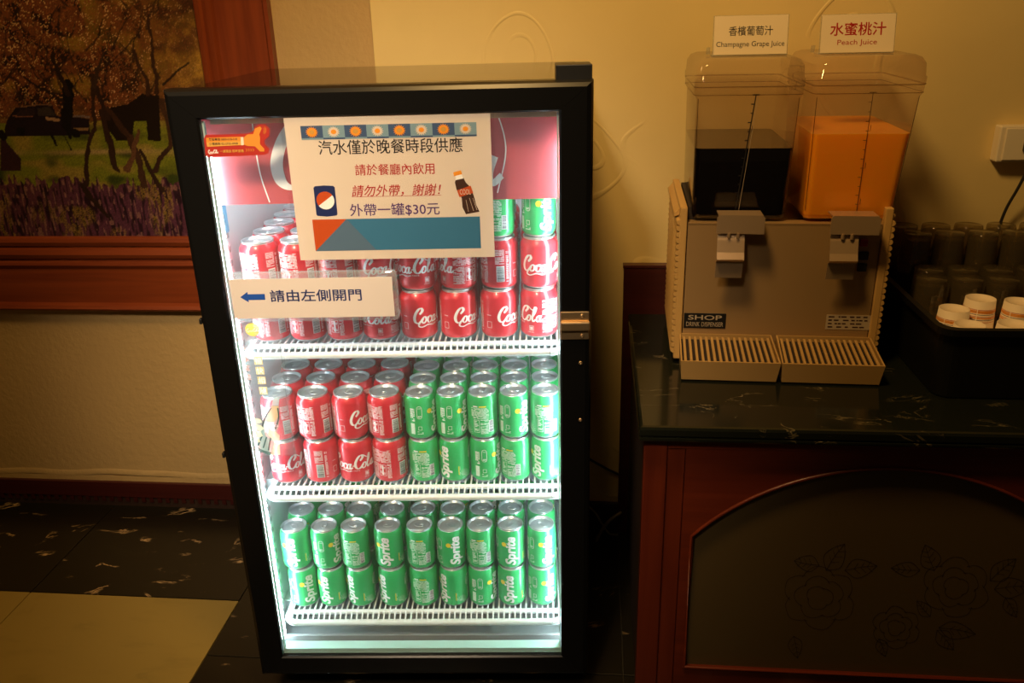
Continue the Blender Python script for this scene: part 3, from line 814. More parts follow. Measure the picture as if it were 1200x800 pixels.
# ------------------------------------------------------------------ soda cans
def can_meshes(kind):
    if kind == 'red':
        R, H, paint, neck = 0.0328, 0.0915, 'can_red', 0.0268
    else:
        R, H, paint, neck = 0.0288, 0.0915, 'can_green', 0.0245
    b = MB()
    b.lathe([(R * .70, 0.003), (R * .74, 0.0), (R * .80, 0.0008), (R * .90, 0.0045)], 28, 1, True, False)
    b.lathe([(R * .90, 0.0045), (R * .985, 0.0085), (R, 0.012), (R, H - .0165), (R * .985, H - .0135), (neck * 1.06, H - .0060), (neck * 1.02, H - .0045)], 28, 0, False, False)
    b.lathe([(neck * 1.02, H - .0045), (neck * .99, H - .0035)], 28, 1, False, False)
    body = b.mesh('soda_can', [paint, 'aluminium'])
    l = MB().lathe([(neck * .985, H - .0040), (neck * 1.035, H - .0030), (neck * 1.045, H - .0008), (neck * 1.01, H), (neck * .95, H - .0006), (neck * .92, H - .0050), (neck * .86, H - .0058), (neck * .84, H - .0044), (neck * .20, H - .0040), (0.0004, H - .0040)], 28, 0, False, True)
    lid = l.mesh('lid', 'aluminium')
    t = MB()
    ring = lambda cx, cy, rx, ry, z, n=14: [(cx + rx * math.cos(2 * PI * i / n), cy + ry * math.sin(2 * PI * i / n), z) for i in range(n)]
    zz = H - .0038
    t.loops([ring(0, -.002, .0062, .0105, zz), ring(0, -.002, .0066, .0110, zz + .0006), ring(0, -.002, .0060, .0104, zz + .0012)], 0, False, False, True)
    o_ = ring(0, -.002, .0060, .0104, zz + .0012); i_ = ring(0, .0035, .0032, .0036, zz + .0010)
    t.loops([o_, i_], 0, False, False, False)
    t.loops([i_, ring(0, .0035, .0030, .0034, zz - .0001)], 0, False, False, False)
    tab = t.mesh('pull_tab', 'aluminium')
    # printing, laid out flat round the can (x = arc, 0 faces the front) and wrapped
    f = Flat(); rng = random.Random(11)
    def lines(x0, x1, z0, z1, rows, m, dens=0.78):
        h = (z1 - z0) / rows
        for r in range(rows):
            x = x0
            while x < x1:
                w = rng.uniform(.0016, .0075)
                if rng.random() < dens: f.rect(x, min(x + w, x1), z0 + r * h + h * .22, z0 + r * h + h * .86, m)
                x += w + rng.uniform(.0004, .0010)
    def code(x0, x1, z0, z1):
        f.rect(x0, x1, z0, z1, 'print_white')
        z = z0 + .001
        while z < z1 - .002:
            h = rng.choice((.0003, .0005, .0008)); f.rect(x0 + .001, x1 - .001, z, z + h, 'print_black', 1); z += h + rng.choice((.0004, .0006, .0009))
    def frame(x0, x1, z0, z1, w, m):
        f.rect(x0, x1, z0, z0 + w, m); f.rect(x0, x1, z1 - w, z1, m); f.rect(x0, x0 + w, z0, z1, m); f.rect(x1 - w, x1, z0, z1, m)
    if kind == 'red':
        s = 0.094 / LOGO_W
        f.merge(LOGO.moved(lambda p: ((p[0] - 4.55) * s, 0.043 + (p[1] - 0.9) * s * 1.12)))
        f.text('ORIGINAL TASTE', 'print_white', -.022, .012, .0285, .0312)
        f.text('330 mL', 'print_white', .020, .031, .0125, .0146)
        frame(.022, .030, .0165, .0255, .0006, 'print_white'); f.rect(.0235, .0285, .018, .0235, 'print_pink')
        lines(.046, .092, .046, .073, 13, 'print_pink', .9)
        lines(.046, .066, .013, .044, 14, 'print_pink', .85); frame(.068, .082, .018, .042, .0009, 'print_pink'); lines(.0695, .080, .021, .040, 8, 'print_pink', .6)
        f.rect(.0735, .0765, .020, .040, 'print_white'); lines(.084, .092, .013, .044, 14, 'print_pink', .8)
        code(-.098, -.084, .016, .044); lines(-.100, -.084, .047, .073, 12, 'print_pink', .85)
        lines(-.081, -.076, .015, .070, 22, 'print_pink', .8)
        f.rect(-.066, -.058, .0455, .0463, 'print_white'); frame(-.066, -.057, .022, .034, .0008, 'print_pink')
    else:
        f.text('Sprite', 'print_white', -.0125, .0150, .0115, .0775, rot=90, bold=.036, shear=.22, res=4)
        f.disc(-.0145, .0590, .0050, .0050, 'print_yellow', 1)
        px, pz0, pz1 = -.034, .046, .071
        q = [(px + .0046 * math.cos(a), pz1 - .0046 + .0046 * math.sin(a)) for a in [PI * i / 8 for i in range(9)]] + [(px + .0046 * math.cos(a), pz0 + .0046 + .0046 * math.sin(a)) for a in [PI + PI * i / 8 for i in range(9)]]
        f.stroke(q, .0008, 'print_white', 0, 1, None, True)
        lines(px - .003, px + .003, .0485, .0520, 2, 'print_white'); lines(px - .003, px + .003, .0640, .0675, 2, 'print_mint')
        frame(px - .0035, px + .0035, .0225, .0300, .0007, 'print_white'); lines(px - .0055, px + .0055, .0135, .0205, 3, 'print_mint')
        lines(-.052, -.043, .040, .070, 9, 'print_white', .7); f.rect(-.052, -.044, .014, .036, 'print_mint')
        lines(.050, .084, .044, .066, 11, 'print_mint', .9); f.rect(.054, .063, .0676, .0700, 'print_white')
        f.rect(.0655, .079, .0676, .0700, 'print_yellow')
        frame(.055, .066, .016, .042, .0008, 'print_mint'); lines(.0565, .0645, .019, .040, 8, 'print_mint', .6); lines(.068, .083, .013, .043, 13, 'print_mint', .8)
        code(.0835 - .181, .093 - .181, .016, .040)
        f.rect(.0265, .0280, .018, .036, 'print_yellow'); lines(.0290, .0300, .016, .036, 9, 'print_mint')
        for k in range(9):
            a = -0.2 + k * 0.32
            f.stroke([(.038 + .003 * math.cos(a), .012 + .003 * math.sin(a)), (.038 + .013 * math.cos(a), .014 + .014 * math.sin(a))], .0006, 'print_mint', 0, 2)
    pm = f.mesh('label_print', wrapfn(R), cut=0.0042)
    return dict(body=body, lid=lid, tab=tab, print=pm, R=R, H=H)
CAN = {k: can_meshes(k) for k in ('red', 'green')}
ORD = ['first', 'second', 'third', 'fourth', 'fifth', 'sixth', 'seventh', 'eighth', 'ninth']
rc = random.Random(5)
def place_can(kind, lx, ly, lz, face, label, group, printed=True):
    c = CAN[kind]
    o = link('soda_can', c['body'])
    o.location = FM @ Vector((lx, ly, lz)); o.rotation_euler = (0, 0, FY - math.radians(face))
    tag(o, label, 'can', group)
    link('lid', c['lid'], o)
    t = link('pull_tab', c['tab'], o); t.rotation_euler = (0, 0, rc.uniform(0, 2 * PI))
    if printed: link('label_print', c['print'], o)
    return o
CN = {'red': 'red', 'green': 'green'}
def shelf_of_cans(zdeck, where, cols, rows, pitch, faces, layers=2, y0=0.124, skipprint=3):
    """cols: list of (kind, x for lower layer, x for upper layer)"""
    for ci, (kind, xl, xu) in enumerate(cols):
        step = pitch[kind]
        for r in range(rows):
            for L in range(layers):
                hidden = (L < layers - 1 and r > 0)
                x = (xl, xu)[min(L, 1)] + (rc.uniform(-.0002, .0002) if r else 0)
                y = y0 - (CAN['red']['R'] - CAN[kind]['R']) * 0.8 + r * step
                z = zdeck + L * CAN[kind]['H'] + .0002 * (L + 1)
                fc = faces[L][ci] if r == 0 else rc.uniform(0, 360)
                if hidden:
                    lab = f"{CN[kind]} soda can hidden beneath another behind the front row, {where}"
                elif r == 0:
                    lab = f"{CN[kind]} soda can, {('lower', 'upper')[L]} of front-row pair, {ORD[ci]} from left, {where}"
                else:
                    lab = f"{CN[kind]} soda can, upper layer, {ORD[r]} row back, {ORD[ci]} from left, {where}"
                place_can(kind, x, y, z, fc, lab, 'soda cans on the ' + where, printed=not hidden)
TOPX = [(.078, .073), (.1445, .141), (.211, .209), (.278, .277), (.347, .349), (.418, .422), (.491, .4935), (.562, .564)]
shelf_of_cans(DECK[0], 'top shelf', [('red', a, b) for a, b in TOPX], 5, {'red': .0668}, [[150, 160, 150, 40, -70, -72, -78, 70], [150, 150, 150, -50, 8, 92, -165, -25]])
for ci, (x, fc) in enumerate(((.4935, 150), (.564, -28))):
    for r in range(3):
        place_can('green', x, .120 + r * .0668, DECK[0] + 2 * .0915 + .0007, fc if r == 0 else rc.uniform(0, 360),
                  f"green soda can on top of red cans, {ORD[r]} row, {('left', 'right')[ci]} of the third layer", 'green cans stacked as third layer')
MIDX = [('red', .0735, .0700), ('red', .1400, .1370), ('red', .2065, .2040), ('red', .2730, .2710), ('green', .3385, .3370), ('green', .3970, .3955), ('green', .4555, .4540), ('green', .5135, .5125), ('green', .5720, .5715)]
shelf_of_cans(DECK[1], 'middle shelf', MIDX, 4, {'red': .0668, 'green': .0600}, [[-10, -165, 0, 150, 140, 35, -68, 165, 38], [165, 150, -90, 160, -72, -66, 140, -45, 140]])
BOTX = [('green', .072, .067), ('green', .131, .128), ('green', .190, .187), ('green', .2565, .255), ('green', .320, .319), ('green', .381, .380), ('green', .4395, .439), ('green', .4995, .499), ('green', .561, .561)]
shelf_of_cans(DECK[2], 'bottom shelf', BOTX, 4, {'green': .0600}, [[-38, 18, 34, 38, 140, 42, -62, 8, -36], [4, -62, 140, 6, 140, -24, 140, -4, -26]])

# ------------------------------------------------------------------ things stuck on the door glass
def on_glass(name, u, v, label, cat, dx=0.0, dz=0.0):
    x, z = fat(u, v, 0.004)
    o = empty(name, FM @ Vector((x + dx, 0.0058, z + dz)), FY, label, cat)
    return o, x, z
# notice
nt_, nx_, nz_ = on_glass('paper_notice', 463, 300, 'cream paper notice in clear sleeve with suns, Chinese lines and blue banner', 'notice')
NX0, NZ1 = fat(336, 139, .004); NX1, NZb = fat(577, 301, .004)
NX0 = (fat(336, 139, .004)[0] + fat(348, 301, .004)[0]) / 2
NX1 = (fat(574, 130, .004)[0] + fat(580, 300, .004)[0]) / 2
NZ1 = GZ1 - 0.001
MB().add([(NX0 - nx_, -.0012, NZb - nz_), (NX1 - nx_, -.0012, NZb - nz_), (NX1 - nx_, -.0012, NZ1 - nz_), (NX0 - nx_, -.0012, NZ1 - nz_)], [(0, 1, 2, 3)]).build('paper', 'paper_cream', nt_)
MB().box(NX0 - nx_ - .006, NX1 - nx_ + .006, -0.0034, -0.0031, NZb - nz_ - .006, NZ1 - nz_).build('sleeve', 'sleeve', nt_)
def nb(px0, py0, px1, py1):
    """local box from two opposite corners given on the photograph (left-bottom, right-top)"""
    x0, z0 = fat(px0, py0, .004); x1, z1 = fat(px1, py1, .004)
    return dict(x0=x0, x1=x1, z0=z0, z1=z1)
pf = flatfn(-0.0012, 0.0002, nx_, nz_)
x0, zb_ = fat(353.5, 164, .004); x1, zt_ = fat(558, 140.5, .004)
tw = (x1 - x0) / 8; hh = tw * 0.62
zt_ = zb_ + hh
for k in range(8):
    f = Flat(); cx = x0 + (k + .5) * tw; cz = zb_ + hh * .54
    odd = k % 2
    f.rect(x0 + k * tw, x0 + (k + 1) * tw, zb_, zt_, 'print_sky' if odd else 'print_deepsky')
    f.rect(x0 + k * tw, x0 + (k + 1) * tw, zb_, zb_ + hh * .12, 'print_deepsky' if odd else 'print_sky', 1)
    star = []
    for i in range(32):
        r = (hh * .42, hh * .28)[i % 2]; a = 2 * PI * i / 32
        star.append((cx + r * 1.15 * math.cos(a), cz + r * math.sin(a)))
    f.poly(star, 'paper_cream' if odd else 'print_orange', 2)
    f.disc(cx, cz, hh * .20, hh * .17, 'print_orange' if odd else 'sticker_tan', 3)
    link('sun_tile', f.mesh('sun_tile', pf), nt_)
def note(name, body, box, m, **kw):
    f = Flat(); f.text(body, m, layer=0, **box, **kw)
    return link(name, f.mesh(name, pf), nt_)
def mid(pl, pr, h):
    """text box through two mid-height points, given height in metres"""
    xa, za = fat(*pl, .004); xb, zb = fat(*pr, .004); zc = (za + zb) / 2
    return dict(x0=xa, x1=xb, z0=zc - h / 2, z1=zc + h / 2)
note('lettering', '汽水僅於晚餐時段供應', mid((373, 174), (542, 168.5), .0225), 'print_black', bold=.006)
note('lettering', '請於餐廳內飲用', mid((416, 200), (509, 196.5), .0175), 'print_red', bold=.006)
note('lettering', '請勿外帶，謝謝！', mid((412, 225), (517, 221), .0185), 'print_red', bold=.006, shear=.22)
note('lettering', '外帶一罐$30元', mid((410, 247.5), (515, 243.5), .0205), 'print_purple', bold=.006)
ub = mid((412, 231), (517, 228.5), .0006)
link('underline', Flat().rect(ub['x0'], ub['x1'], ub['z0'], ub['z1'], 'print_red').mesh('underline', pf), nt_)
# drawn soda can
b = nb(371, 254, 392, 217); f = Flat()
w, h = b['x1'] - b['x0'], b['z1'] - b['z0']
P = lambda s, t: (b['x0'] + s * w, b['z0'] + t * h)
f.poly([P(.05, .03), P(.5, 0), P(.95, .03), P(1, .07), P(1, .93), P(.93, .98), P(.5, 1), P(.07, .98), P(0, .93), P(0, .07)], 'print_navy')
cc = P(.5, .52); rr = w * .42
f.disc(cc[0], cc[1], rr, rr, 'print_white', 1)
f.poly([(cc[0] + rr * math.cos(a), cc[1] + rr * math.sin(a)) for a in [math.radians(35 + 9 * i) for i in range(21)]], 'print_rust', 2)
link('can_drawing', f.mesh('can_drawing', pf), nt_)
# drawn bottle
def pq(u, v): return fat(u, v, .004)
f = Flat()
f.poly([pq(534, 210), pq(543, 208), pq(546, 214), pq(552, 220), pq(556, 232), pq(558, 240), pq(562, 248), pq(546, 251), pq(542, 243), pq(541, 232), pq(535, 222), pq(533, 214)], 'print_brown')
f.poly([pq(533.5, 206), pq(541, 204), pq(543, 209), pq(534, 211)], 'print_white', 1)
f.poly([pq(531, 202), pq(540, 199.5), pq(541.5, 204), pq(532, 206.5)], 'print_orange', 1)
f.poly([pq(535.5, 223), pq(551.5, 217.5), pq(554.5, 226), pq(538.5, 231)], 'print_rust', 1)
f.text('COOL', 'paper_cream', layer=2, **nb(539, 228, 551.5, 221.5))
for q in ([pq(546, 234), pq(549, 248)], [pq(550, 232), pq(555, 247)], [pq(554, 232), pq(559, 246)]):
    f.stroke(q, .0006, 'paper_cream', 1, 3)
link('bottle_drawing', f.mesh('bottle_drawing', pf), nt_)
# banner
a0, a1, a2, a3 = pq(366, 258.5), pq(562, 252.5), pq(564, 290), pq(370, 295)
xl, xr_, zlo, zhi = (a0[0] + a3[0]) / 2, (a1[0] + a2[0]) / 2, (a2[1] + a3[1]) / 2, (a0[1] + a1[1]) / 2
X = lambda s: xl + (xr_ - xl) * s
f = Flat().rect(xl, xr_, zlo, zhi, 'print_teal').poly([(X(0), zhi), (X(0), zlo), (X(.205), zhi)], 'print_rust', 1).poly([(X(0), zlo), (X(.205), zhi), (X(.37), zlo)], 'print_slate', 1)
link('banner', f.mesh('banner', pf), nt_)

# pointing sign in an acrylic holder
sg, sx_, sz_ = on_glass('door_sign', 365, 372, 'long acrylic sign with blue arrow and Chinese lettering across left of door', 'sign', .005, .0)
x0, _ = fat(264, 325, .0); x1, _ = fat(458, 345, .0); z0 = (fat(272, 373, 0)[1] + fat(460, 369, 0)[1]) / 2; z1 = (fat(264, 325, 0)[1] + fat(455, 320, 0)[1]) / 2
acr = MB()
def rrect(x0, x1, z0, z1, r, y):
    p = []
    for cx, cz, a0 in ((x1 - r, z0 + r, -90), (x1 - r, z1 - r, 0), (x0 + r, z1 - r, 90), (x0 + r, z0 + r, 180)):
        for k in range(5):
            a = math.radians(a0 + 22.5 * k); p.append((cx + r * math.cos(a) - sx_, y, cz + r * math.sin(a) - sz_))
    return p
acr.loops([rrect(x0 - .006, x1 + .007, z0 - .006, z1 + .006, .007, -.0003), rrect(x0 - .006, x1 + .007, z0 - .006, z1 + .006, .007, -.0100), rrect(x0 - .004, x1 + .005, z0 - .004, z1 + .004, .006, -.0112)])
acr.build('acrylic_holder', 'acrylic', sg)
MB().box(x0 + .003 - sx_, x1 - sx_, -.0128, -.0118, z0 + .001 - sz_, z1 - .003 - sz_).build('card', 'paper_plate', sg)
sf = flatfn(-.0128, .0002, sx_, sz_)
def sb(pl, pr, h):
    xa, za = fat(*pl, -.007); xb, zb = fat(*pr, -.007); zc = (za + zb) / 2
    return dict(x0=xa, x1=xb, z0=zc - h / 2, z1=zc + h / 2)
f = Flat(); f.text('請由左側開門', 'print_navy', **sb((313, 348), (420, 344), .0205), bold=.014)
link('lettering', f.mesh('lettering', sf), sg)
bx_ = sb((278, 348.5), (307, 347.5), .020); ym = (bx_['z0'] + bx_['z1']) / 2; ww = bx_['x1'] - bx_['x0']
f = Flat().poly([(bx_['x0'], ym), (bx_['x0'] + ww * .32, ym - .009), (bx_['x0'] + ww * .32, ym - .005), (bx_['x1'], ym - .005), (bx_['x1'], ym + .005), (bx_['x0'] + ww * .32, ym + .005), (bx_['x0'] + ww * .32, ym + .009)], 'print_blue')
link('arrow', f.mesh('arrow', sf), sg)

# red sticker with a pointing hand
hs, hx_, hz_ = on_glass('hand_sticker', 275, 180, 'red and gold sticker shaped like a hand at top left of glass', 'sticker', .005, -.006)
hf = flatfn(-.0002, .0002, hx_, hz_)
G = lambda u, v: fat(u, v, .004)
f = Flat().poly([G(*p) for p in [(236, 178), (234, 158), (236, 153.5), (284, 152), (291, 150), (294, 144), (299, 141), (306, 141), (311, 146), (311, 155), (305, 160), (306, 165), (311, 170), (310, 175), (305, 177), (240, 180)]], 'sticker_red')
link('backing', f.mesh('backing', hf), hs)
f = Flat().poly([G(*p) for p in [(236.5, 157), (277, 155.6), (277.5, 161), (237, 162.5)]], 'sticker_gold', 1).poly([G(*p) for p in [(237, 162.5), (277.5, 161), (277.8, 165.5), (238, 167.5)]], 'sticker_tan', 1)
f.poly([G(*p) for p in [(277, 156), (280.5, 156), (281, 165.5), (277.8, 165.7)]], 'paper_cream', 1)
f.poly([G(*p) for p in [(281, 156.5), (285, 153), (292, 152.5), (294, 146), (300, 143.5), (302, 146), (299, 153), (300, 156), (300, 164.5), (305, 170), (305, 173), (300, 173), (294, 167), (285, 166.5), (281, 165)]], 'sticker_gold', 1)
for r in (3.2, 5.0):
    f.stroke([G(302 + r * math.cos(a), 148 - r * math.sin(a)) for a in [math.radians(q) for q in (-60, -20, 20, 50)]], .0008, 'sticker_gold', 1, 4)
link('hand_print', f.mesh('hand_print', hf), hs)
f = Flat()
f.text('客服專線 0800-018-318', 'print_black', layer=2, **mid((240, 159.2), (273, 158), .0042), bold=.01)
f.text('小禮諮詢 02-2755-0908', 'print_black', layer=2, **mid((240, 164.5), (274, 163), .0042), bold=.01)
f.text('一通電話 即時服務', 'sticker_tan', layer=2, **mid((253, 173), (281, 172), .0044), bold=.01)
lg = mid((239, 173.5), (251, 173), .0052); k2 = (lg['x1'] - lg['x0']) / LOGO_W
f.merge(LOGO.moved(lambda p: (lg['x0'] + p[0] * k2, lg['z0'] + p[1] * k2 * 1.3)), 2)
f.text('))))', 'sticker_gold', layer=2, **mid((283, 171.5), (293, 171), .0050))
link('lettering', f.mesh('lettering', hf), hs)

# clear film sticker with a hand holding a bottle
cs, cx_, cz_ = on_glass('bottle_sticker', 322, 534, 'clear film sticker showing a hand holding a glass bottle on the door', 'sticker', .002, .0)
cf = flatfn(-.0002, .0002, cx_, cz_)
f = Flat().poly([G(*p) for p in [(281, 374), (327, 374), (331, 410), (336, 455), (341, 500), (346, 533), (303, 535)]], 'clear_film')
link('film', f.mesh('film', cf), cs)
f = Flat().stroke([G(*p) for p in [(326, 400), (331, 440), (336, 480), (344, 533)]], .0006, 'film_dark', 1, 4).stroke([G(286, 535), G(343, 534)], .0005, 'film_dark', 1, 2)
link('film_edge', f.mesh('film_edge', cf), cs)
f = Flat().disc(*G(294, 386.5), .0118, .0118, 'film_orange', 1)
lg = mid((287, 388), (302, 387), .004); k3 = (lg['x1'] - lg['x0']) / LOGO_W
f.merge(LOGO.moved(lambda p: (lg['x0'] + p[0] * k3, lg['z0'] + p[1] * k3)), 2)
for k in range(3): f.disc(*G(292.5 + 3.6 * k, 399), .001, .001, 'film_white', 1)
link('round_badge', f.mesh('round_badge', cf), cs)
def column(chars, pts, h, m, back=None):
    f = Flat()
    for ch, (u, v) in zip(chars, pts):
        x, z = G(u, v)
        if back: f.rect(x - h * .62, x + h * .62, z - h * .62, z + h * .62, back, 1)
        f.text(ch, m, x - h / 2, x + h / 2, z - h / 2, z + h / 2, layer=2, bold=.012)
    return link('lettering', f.mesh('lettering', cf), cs)
column('立享宜佳', [(285.5, 411), (286.5, 421), (287.8, 431), (289, 442)], .0115, 'film_red')
column('暢快相隨', [(301, 423), (303, 434.5), (305, 446), (307, 458)], .0115, 'film_white', 'film_amber')
f = Flat()
f.poly([G(*p) for p in [(319, 466), (326, 466), (325, 475), (326, 488), (325, 500), (320, 515), (318, 533), (296, 527), (304, 508), (307, 492), (316, 477)]], 'film_bottle', 1)
f.poly([G(*p) for p in [(317, 476), (325, 476), (325, 487), (320, 495), (309, 493)]], 'film_amber', 2)
f.poly([G(*p) for p in [(319, 466), (326, 466), (325, 475), (317, 475)]], 'film_blue', 2)
for q in ([(316, 478), (309, 490), (306, 500)], [(324, 478), (325, 490), (321, 503)], [(306, 510), (301, 522)], [(311, 512), (307, 525)], [(316, 512), (313, 528)], [(297, 523), (306, 528), (317, 531)], [(298, 527), (316, 533)]):
    f.stroke([G(*p) for p in q], .0024, 'film_dark', 3, 5)
f.text('Coca', 'film_white', layer=3, **mid((313, 499), (324, 498), .006), shear=.2)
link('bottle_print', f.mesh('bottle_print', cf), cs)
f = Flat()
for q in ([(297, 490), (304, 491), (306, 495), (298, 497)], [(295, 497), (304, 498), (308, 502), (304, 505), (294, 502)], [(294, 504), (304, 506), (307, 511), (300, 513), (294, 510)], [(295, 511), (302, 514), (304, 518), (297, 519)],
          [(313, 503), (322, 506), (326, 510), (327, 533), (316, 533), (320, 517), (313, 510)]):
    f.poly([G(*p) for p in q], 'film_skin', 4)
link('hand_print', f.mesh('hand_print', cf), cs)

# ------------------------------------------------------------------ counter: cabinet, marble worktop, back panel
ZC = 0.605
CX0, CX1, CYF = 0.082, 1.75, -0.635
cb = empty('wooden_counter_cabinet', (0.5, -0.35, 0), 0, 'reddish wood counter cabinet with arched frosted flower-etched glass panel', 'cabinet')
def cbx(x0, x1, y0, y1, z0, z1, name, m, bev=0.0015):
    return MB().box(x0 - .5, x1 - .5, y0 + .35, y1 + .35, z0, z1, bev=bev).build(name, m, cb)
FYc = -0.615
cbx(0.094, 1.70, FYc + 0.030, -0.062, 0.0, 0.572, 'carcass', 'skirting_dark')
cbx(0.092, 0.133, FYc, FYc + 0.0295, 0.0, 0.5745, 'corner_post', 'cabinet_wood_upright')
cbx(0.1335, 1.70, FYc + 0.002, FYc + 0.0295, 0.552, 0.5745, 'top_rail', 'cabinet_wood')
cbx(0.1335, 0.165, FYc + 0.006, FYc + 0.0295, 0.0, 0.5515, 'inner_stile', 'cabinet_wood_upright')
# arched panel: outline minus opening
AX0, AX1, AZ0, ASP, ATOP = 0.183, 0.862, 0.066, 0.373, 0.524
hc = (AX1 - AX0) / 2; sag = ATOP - ASP; AR = (hc * hc + sag * sag) / (2 * sag); acx = (AX0 + AX1) / 2; acz = ATOP - AR
def arch(n=32, d=0.0):
    p = []
    a1 = math.asin(hc / AR)
    for i in range(n + 1):
        a = -a1 + 2 * a1 * i / n
        p.append((acx + (AR + d) * math.sin(a), acz + (AR + d) * math.cos(a)))
    p[0] = (AX0 - d, p[0][1]); p[-1] = (AX1 + d, p[-1][1])
    return p
ap = arch()
pan = MB()
yf, yb = FYc + 0.004, FYc + 0.0295
PXa, PXb, PZt = 0.1655, 1.00, 0.5515
def pv(x, z, y): return (x - .5, y + .35, z)
for (x0, z0), (x1, z1) in zip(ap[:-1], ap[1:]):
    pan.add([pv(x0, z0, yf), pv(x1, z1, yf), pv(x1, PZt, yf), pv(x0, PZt, yf), pv(x0, z0, yb), pv(x1, z1, yb)], [(0, 1, 2, 3), (0, 4, 5, 1)])
pan.add([pv(PXa, 0, yf), pv(AX0, 0, yf), pv(AX0, PZt, yf), pv(PXa, PZt, yf)], [(0, 1, 2, 3)])
pan.add([pv(AX1, 0, yf), pv(PXb, 0, yf), pv(PXb, PZt, yf), pv(AX1, PZt, yf)], [(0, 1, 2, 3)])
pan.add([pv(AX0, 0, yf), pv(AX1, 0, yf), pv(AX1, AZ0, yf), pv(AX0, AZ0, yf), pv(AX0, AZ0, yb), pv(AX1, AZ0, yb)], [(0, 1, 2, 3), (3, 2, 5, 4)])
pan.add([pv(AX0, AZ0, yf), pv(AX0, ASP, yf), pv(AX0, ASP, yb), pv(AX0, AZ0, yb)], [(0, 1, 2, 3)])
pan.add([pv(AX1, AZ0, yf), pv(AX1, ASP, yf), pv(AX1, ASP, yb), pv(AX1, AZ0, yb)], [(0, 1, 2, 3)])
pan.build('arched_panel', 'cabinet_wood', cb)
bead = [pv(x, z, yf - .001) for x, z in arch(32, -0.002)]
MB().tube([pv(AX0 + .002, AZ0 + .002, yf - .001)] + bead + [pv(AX1 - .002, AZ0 + .002, yf - .001), pv(AX0 + .002, AZ0 + .002, yf - .001)], 0.0035, 6).build('panel_bead', 'cabinet_wood', cb)
cbx(1.0005, 1.70, FYc + 0.004, FYc + 0.0295, 0.0, 0.5515, 'side_panel', 'cabinet_wood')
gp = MB()
gl = [(AX0, AZ0)] + [(AX1, AZ0)] + arch()[::-1]
gp.add([pv(x, z, FYc + 0.014) for x, z in gl] + [pv(x, z, FYc + 0.019) for x, z in gl], [list(range(len(gl)))[::-1], [i + len(gl) for i in range(len(gl))]])
gp.build('frosted_glass', 'pane_frost', cb)
# etched roses and leaves
ey = FYc + 0.014
def E(u, v):
    p = at(u, v, y=ey); return (p.x, p.z)
ef = lambda x, z, l: (x - .5, ey + .35 - .0004, z)
def leaf(u, v, ang, L, wd):
    f = Flat(); c, s = math.cos(math.radians(ang)), math.sin(math.radians(ang))
    T = lambda a, b: E(u + (a * c - b * s) * L, v - (a * s + b * c) * L)
    up = [T(0, 0), T(.3, wd), T(.65, wd * .8), T(1, 0)]; dn = [T(0, 0), T(.3, -wd), T(.65, -wd * .8), T(1, 0)]
    f.stroke(up, .0010, 'etch_line', 0, 5).stroke(dn, .0010, 'etch_line', 0, 5).stroke([T(0, 0), T(.5, .03), T(1, 0)], .0009, 'etch_line', 0, 4)
    for t in (.3, .5, .7):
        f.stroke([T(t, 0.01), T(t + .14, wd * .6)], .0007, 'etch_line', 0, 2); f.stroke([T(t, 0.01), T(t + .14, -wd * .6)], .0007, 'etch_line', 0, 2)
    link('etched_leaf', f.mesh('etched_leaf', ef), cb)
def rose(u, v, R):
    f = Flat(); rg = random.Random(int(u))
    for ring_, n in ((1.0, 6), (.68, 5), (.38, 3)):
        for k in range(n):
            a0 = 2 * PI * k / n + ring_ * 2
            pts = []
            for i in range(6):
                a = a0 + (2 * PI / n) * 1.12 * i / 5
                r = R * ring_ * (0.82 + 0.22 * math.sin(PI * i / 5) + rg.uniform(-.03, .03))
                pts.append(E(u + r * math.cos(a) * 1.15, v + r * math.sin(a)))
            f.stroke(pts, .0009, 'etch_line', 0, 4)
    link('etched_rose', f.mesh('etched_rose', ef), cb)
rose(1120, 688, 34); rose(960, 700, 36); rose(1050, 735, 24)
for a in ((968, 668, 55, 38, .30), (990, 668, 8, 38, .28), (960, 662, 170, 30, .3), (1095, 668, 110, 32, .36), (1078, 668, 175, 34, .24), (1160, 680, 40, 40, .26), (1165, 690, 5, 44, .26), (1178, 700, -60, 26, .3), (1100, 735, -10, 44, .22), (1098, 738, -50, 30, .3), (1090, 722, 130, 24, .3), (930, 745, -80, 26, .3), (1030, 748, -70, 22, .3)):
    leaf(*a)
# worktop
wt = MB()
def wring(o, z): return [(CX0 + o, CYF + o, z), (CX1 - o, CYF + o, z), (CX1 - o, -0.0625, z), (CX0 + o, -0.0625, z)]
wt.loops([wring(.006, .5755), wring(.002, .5765), wring(0.0, .580), wring(0.0, .583), wring(.004, .5845), wring(.004, .5865), wring(0.0, .588), wring(0.0, .599), wring(.002, .6035), wring(.006, .605)])
tag(wt.build('marble_worktop', 'marble_black'), 'black marble worktop with pale veins lying on the wooden counter', 'worktop')
bs = MB().box(0.070, 1.75, -0.062, WR - 0.001, 0.0, 0.716, bev=.001).box(0.068, 1.75, -0.064, WR - 0.001, 0.7165, 0.724, bev=.001)
tag(bs.build('counter_back_panel', 'skirting_wood'), 'reddish wood back panel rising behind the marble worktop along the wall', 'panel')

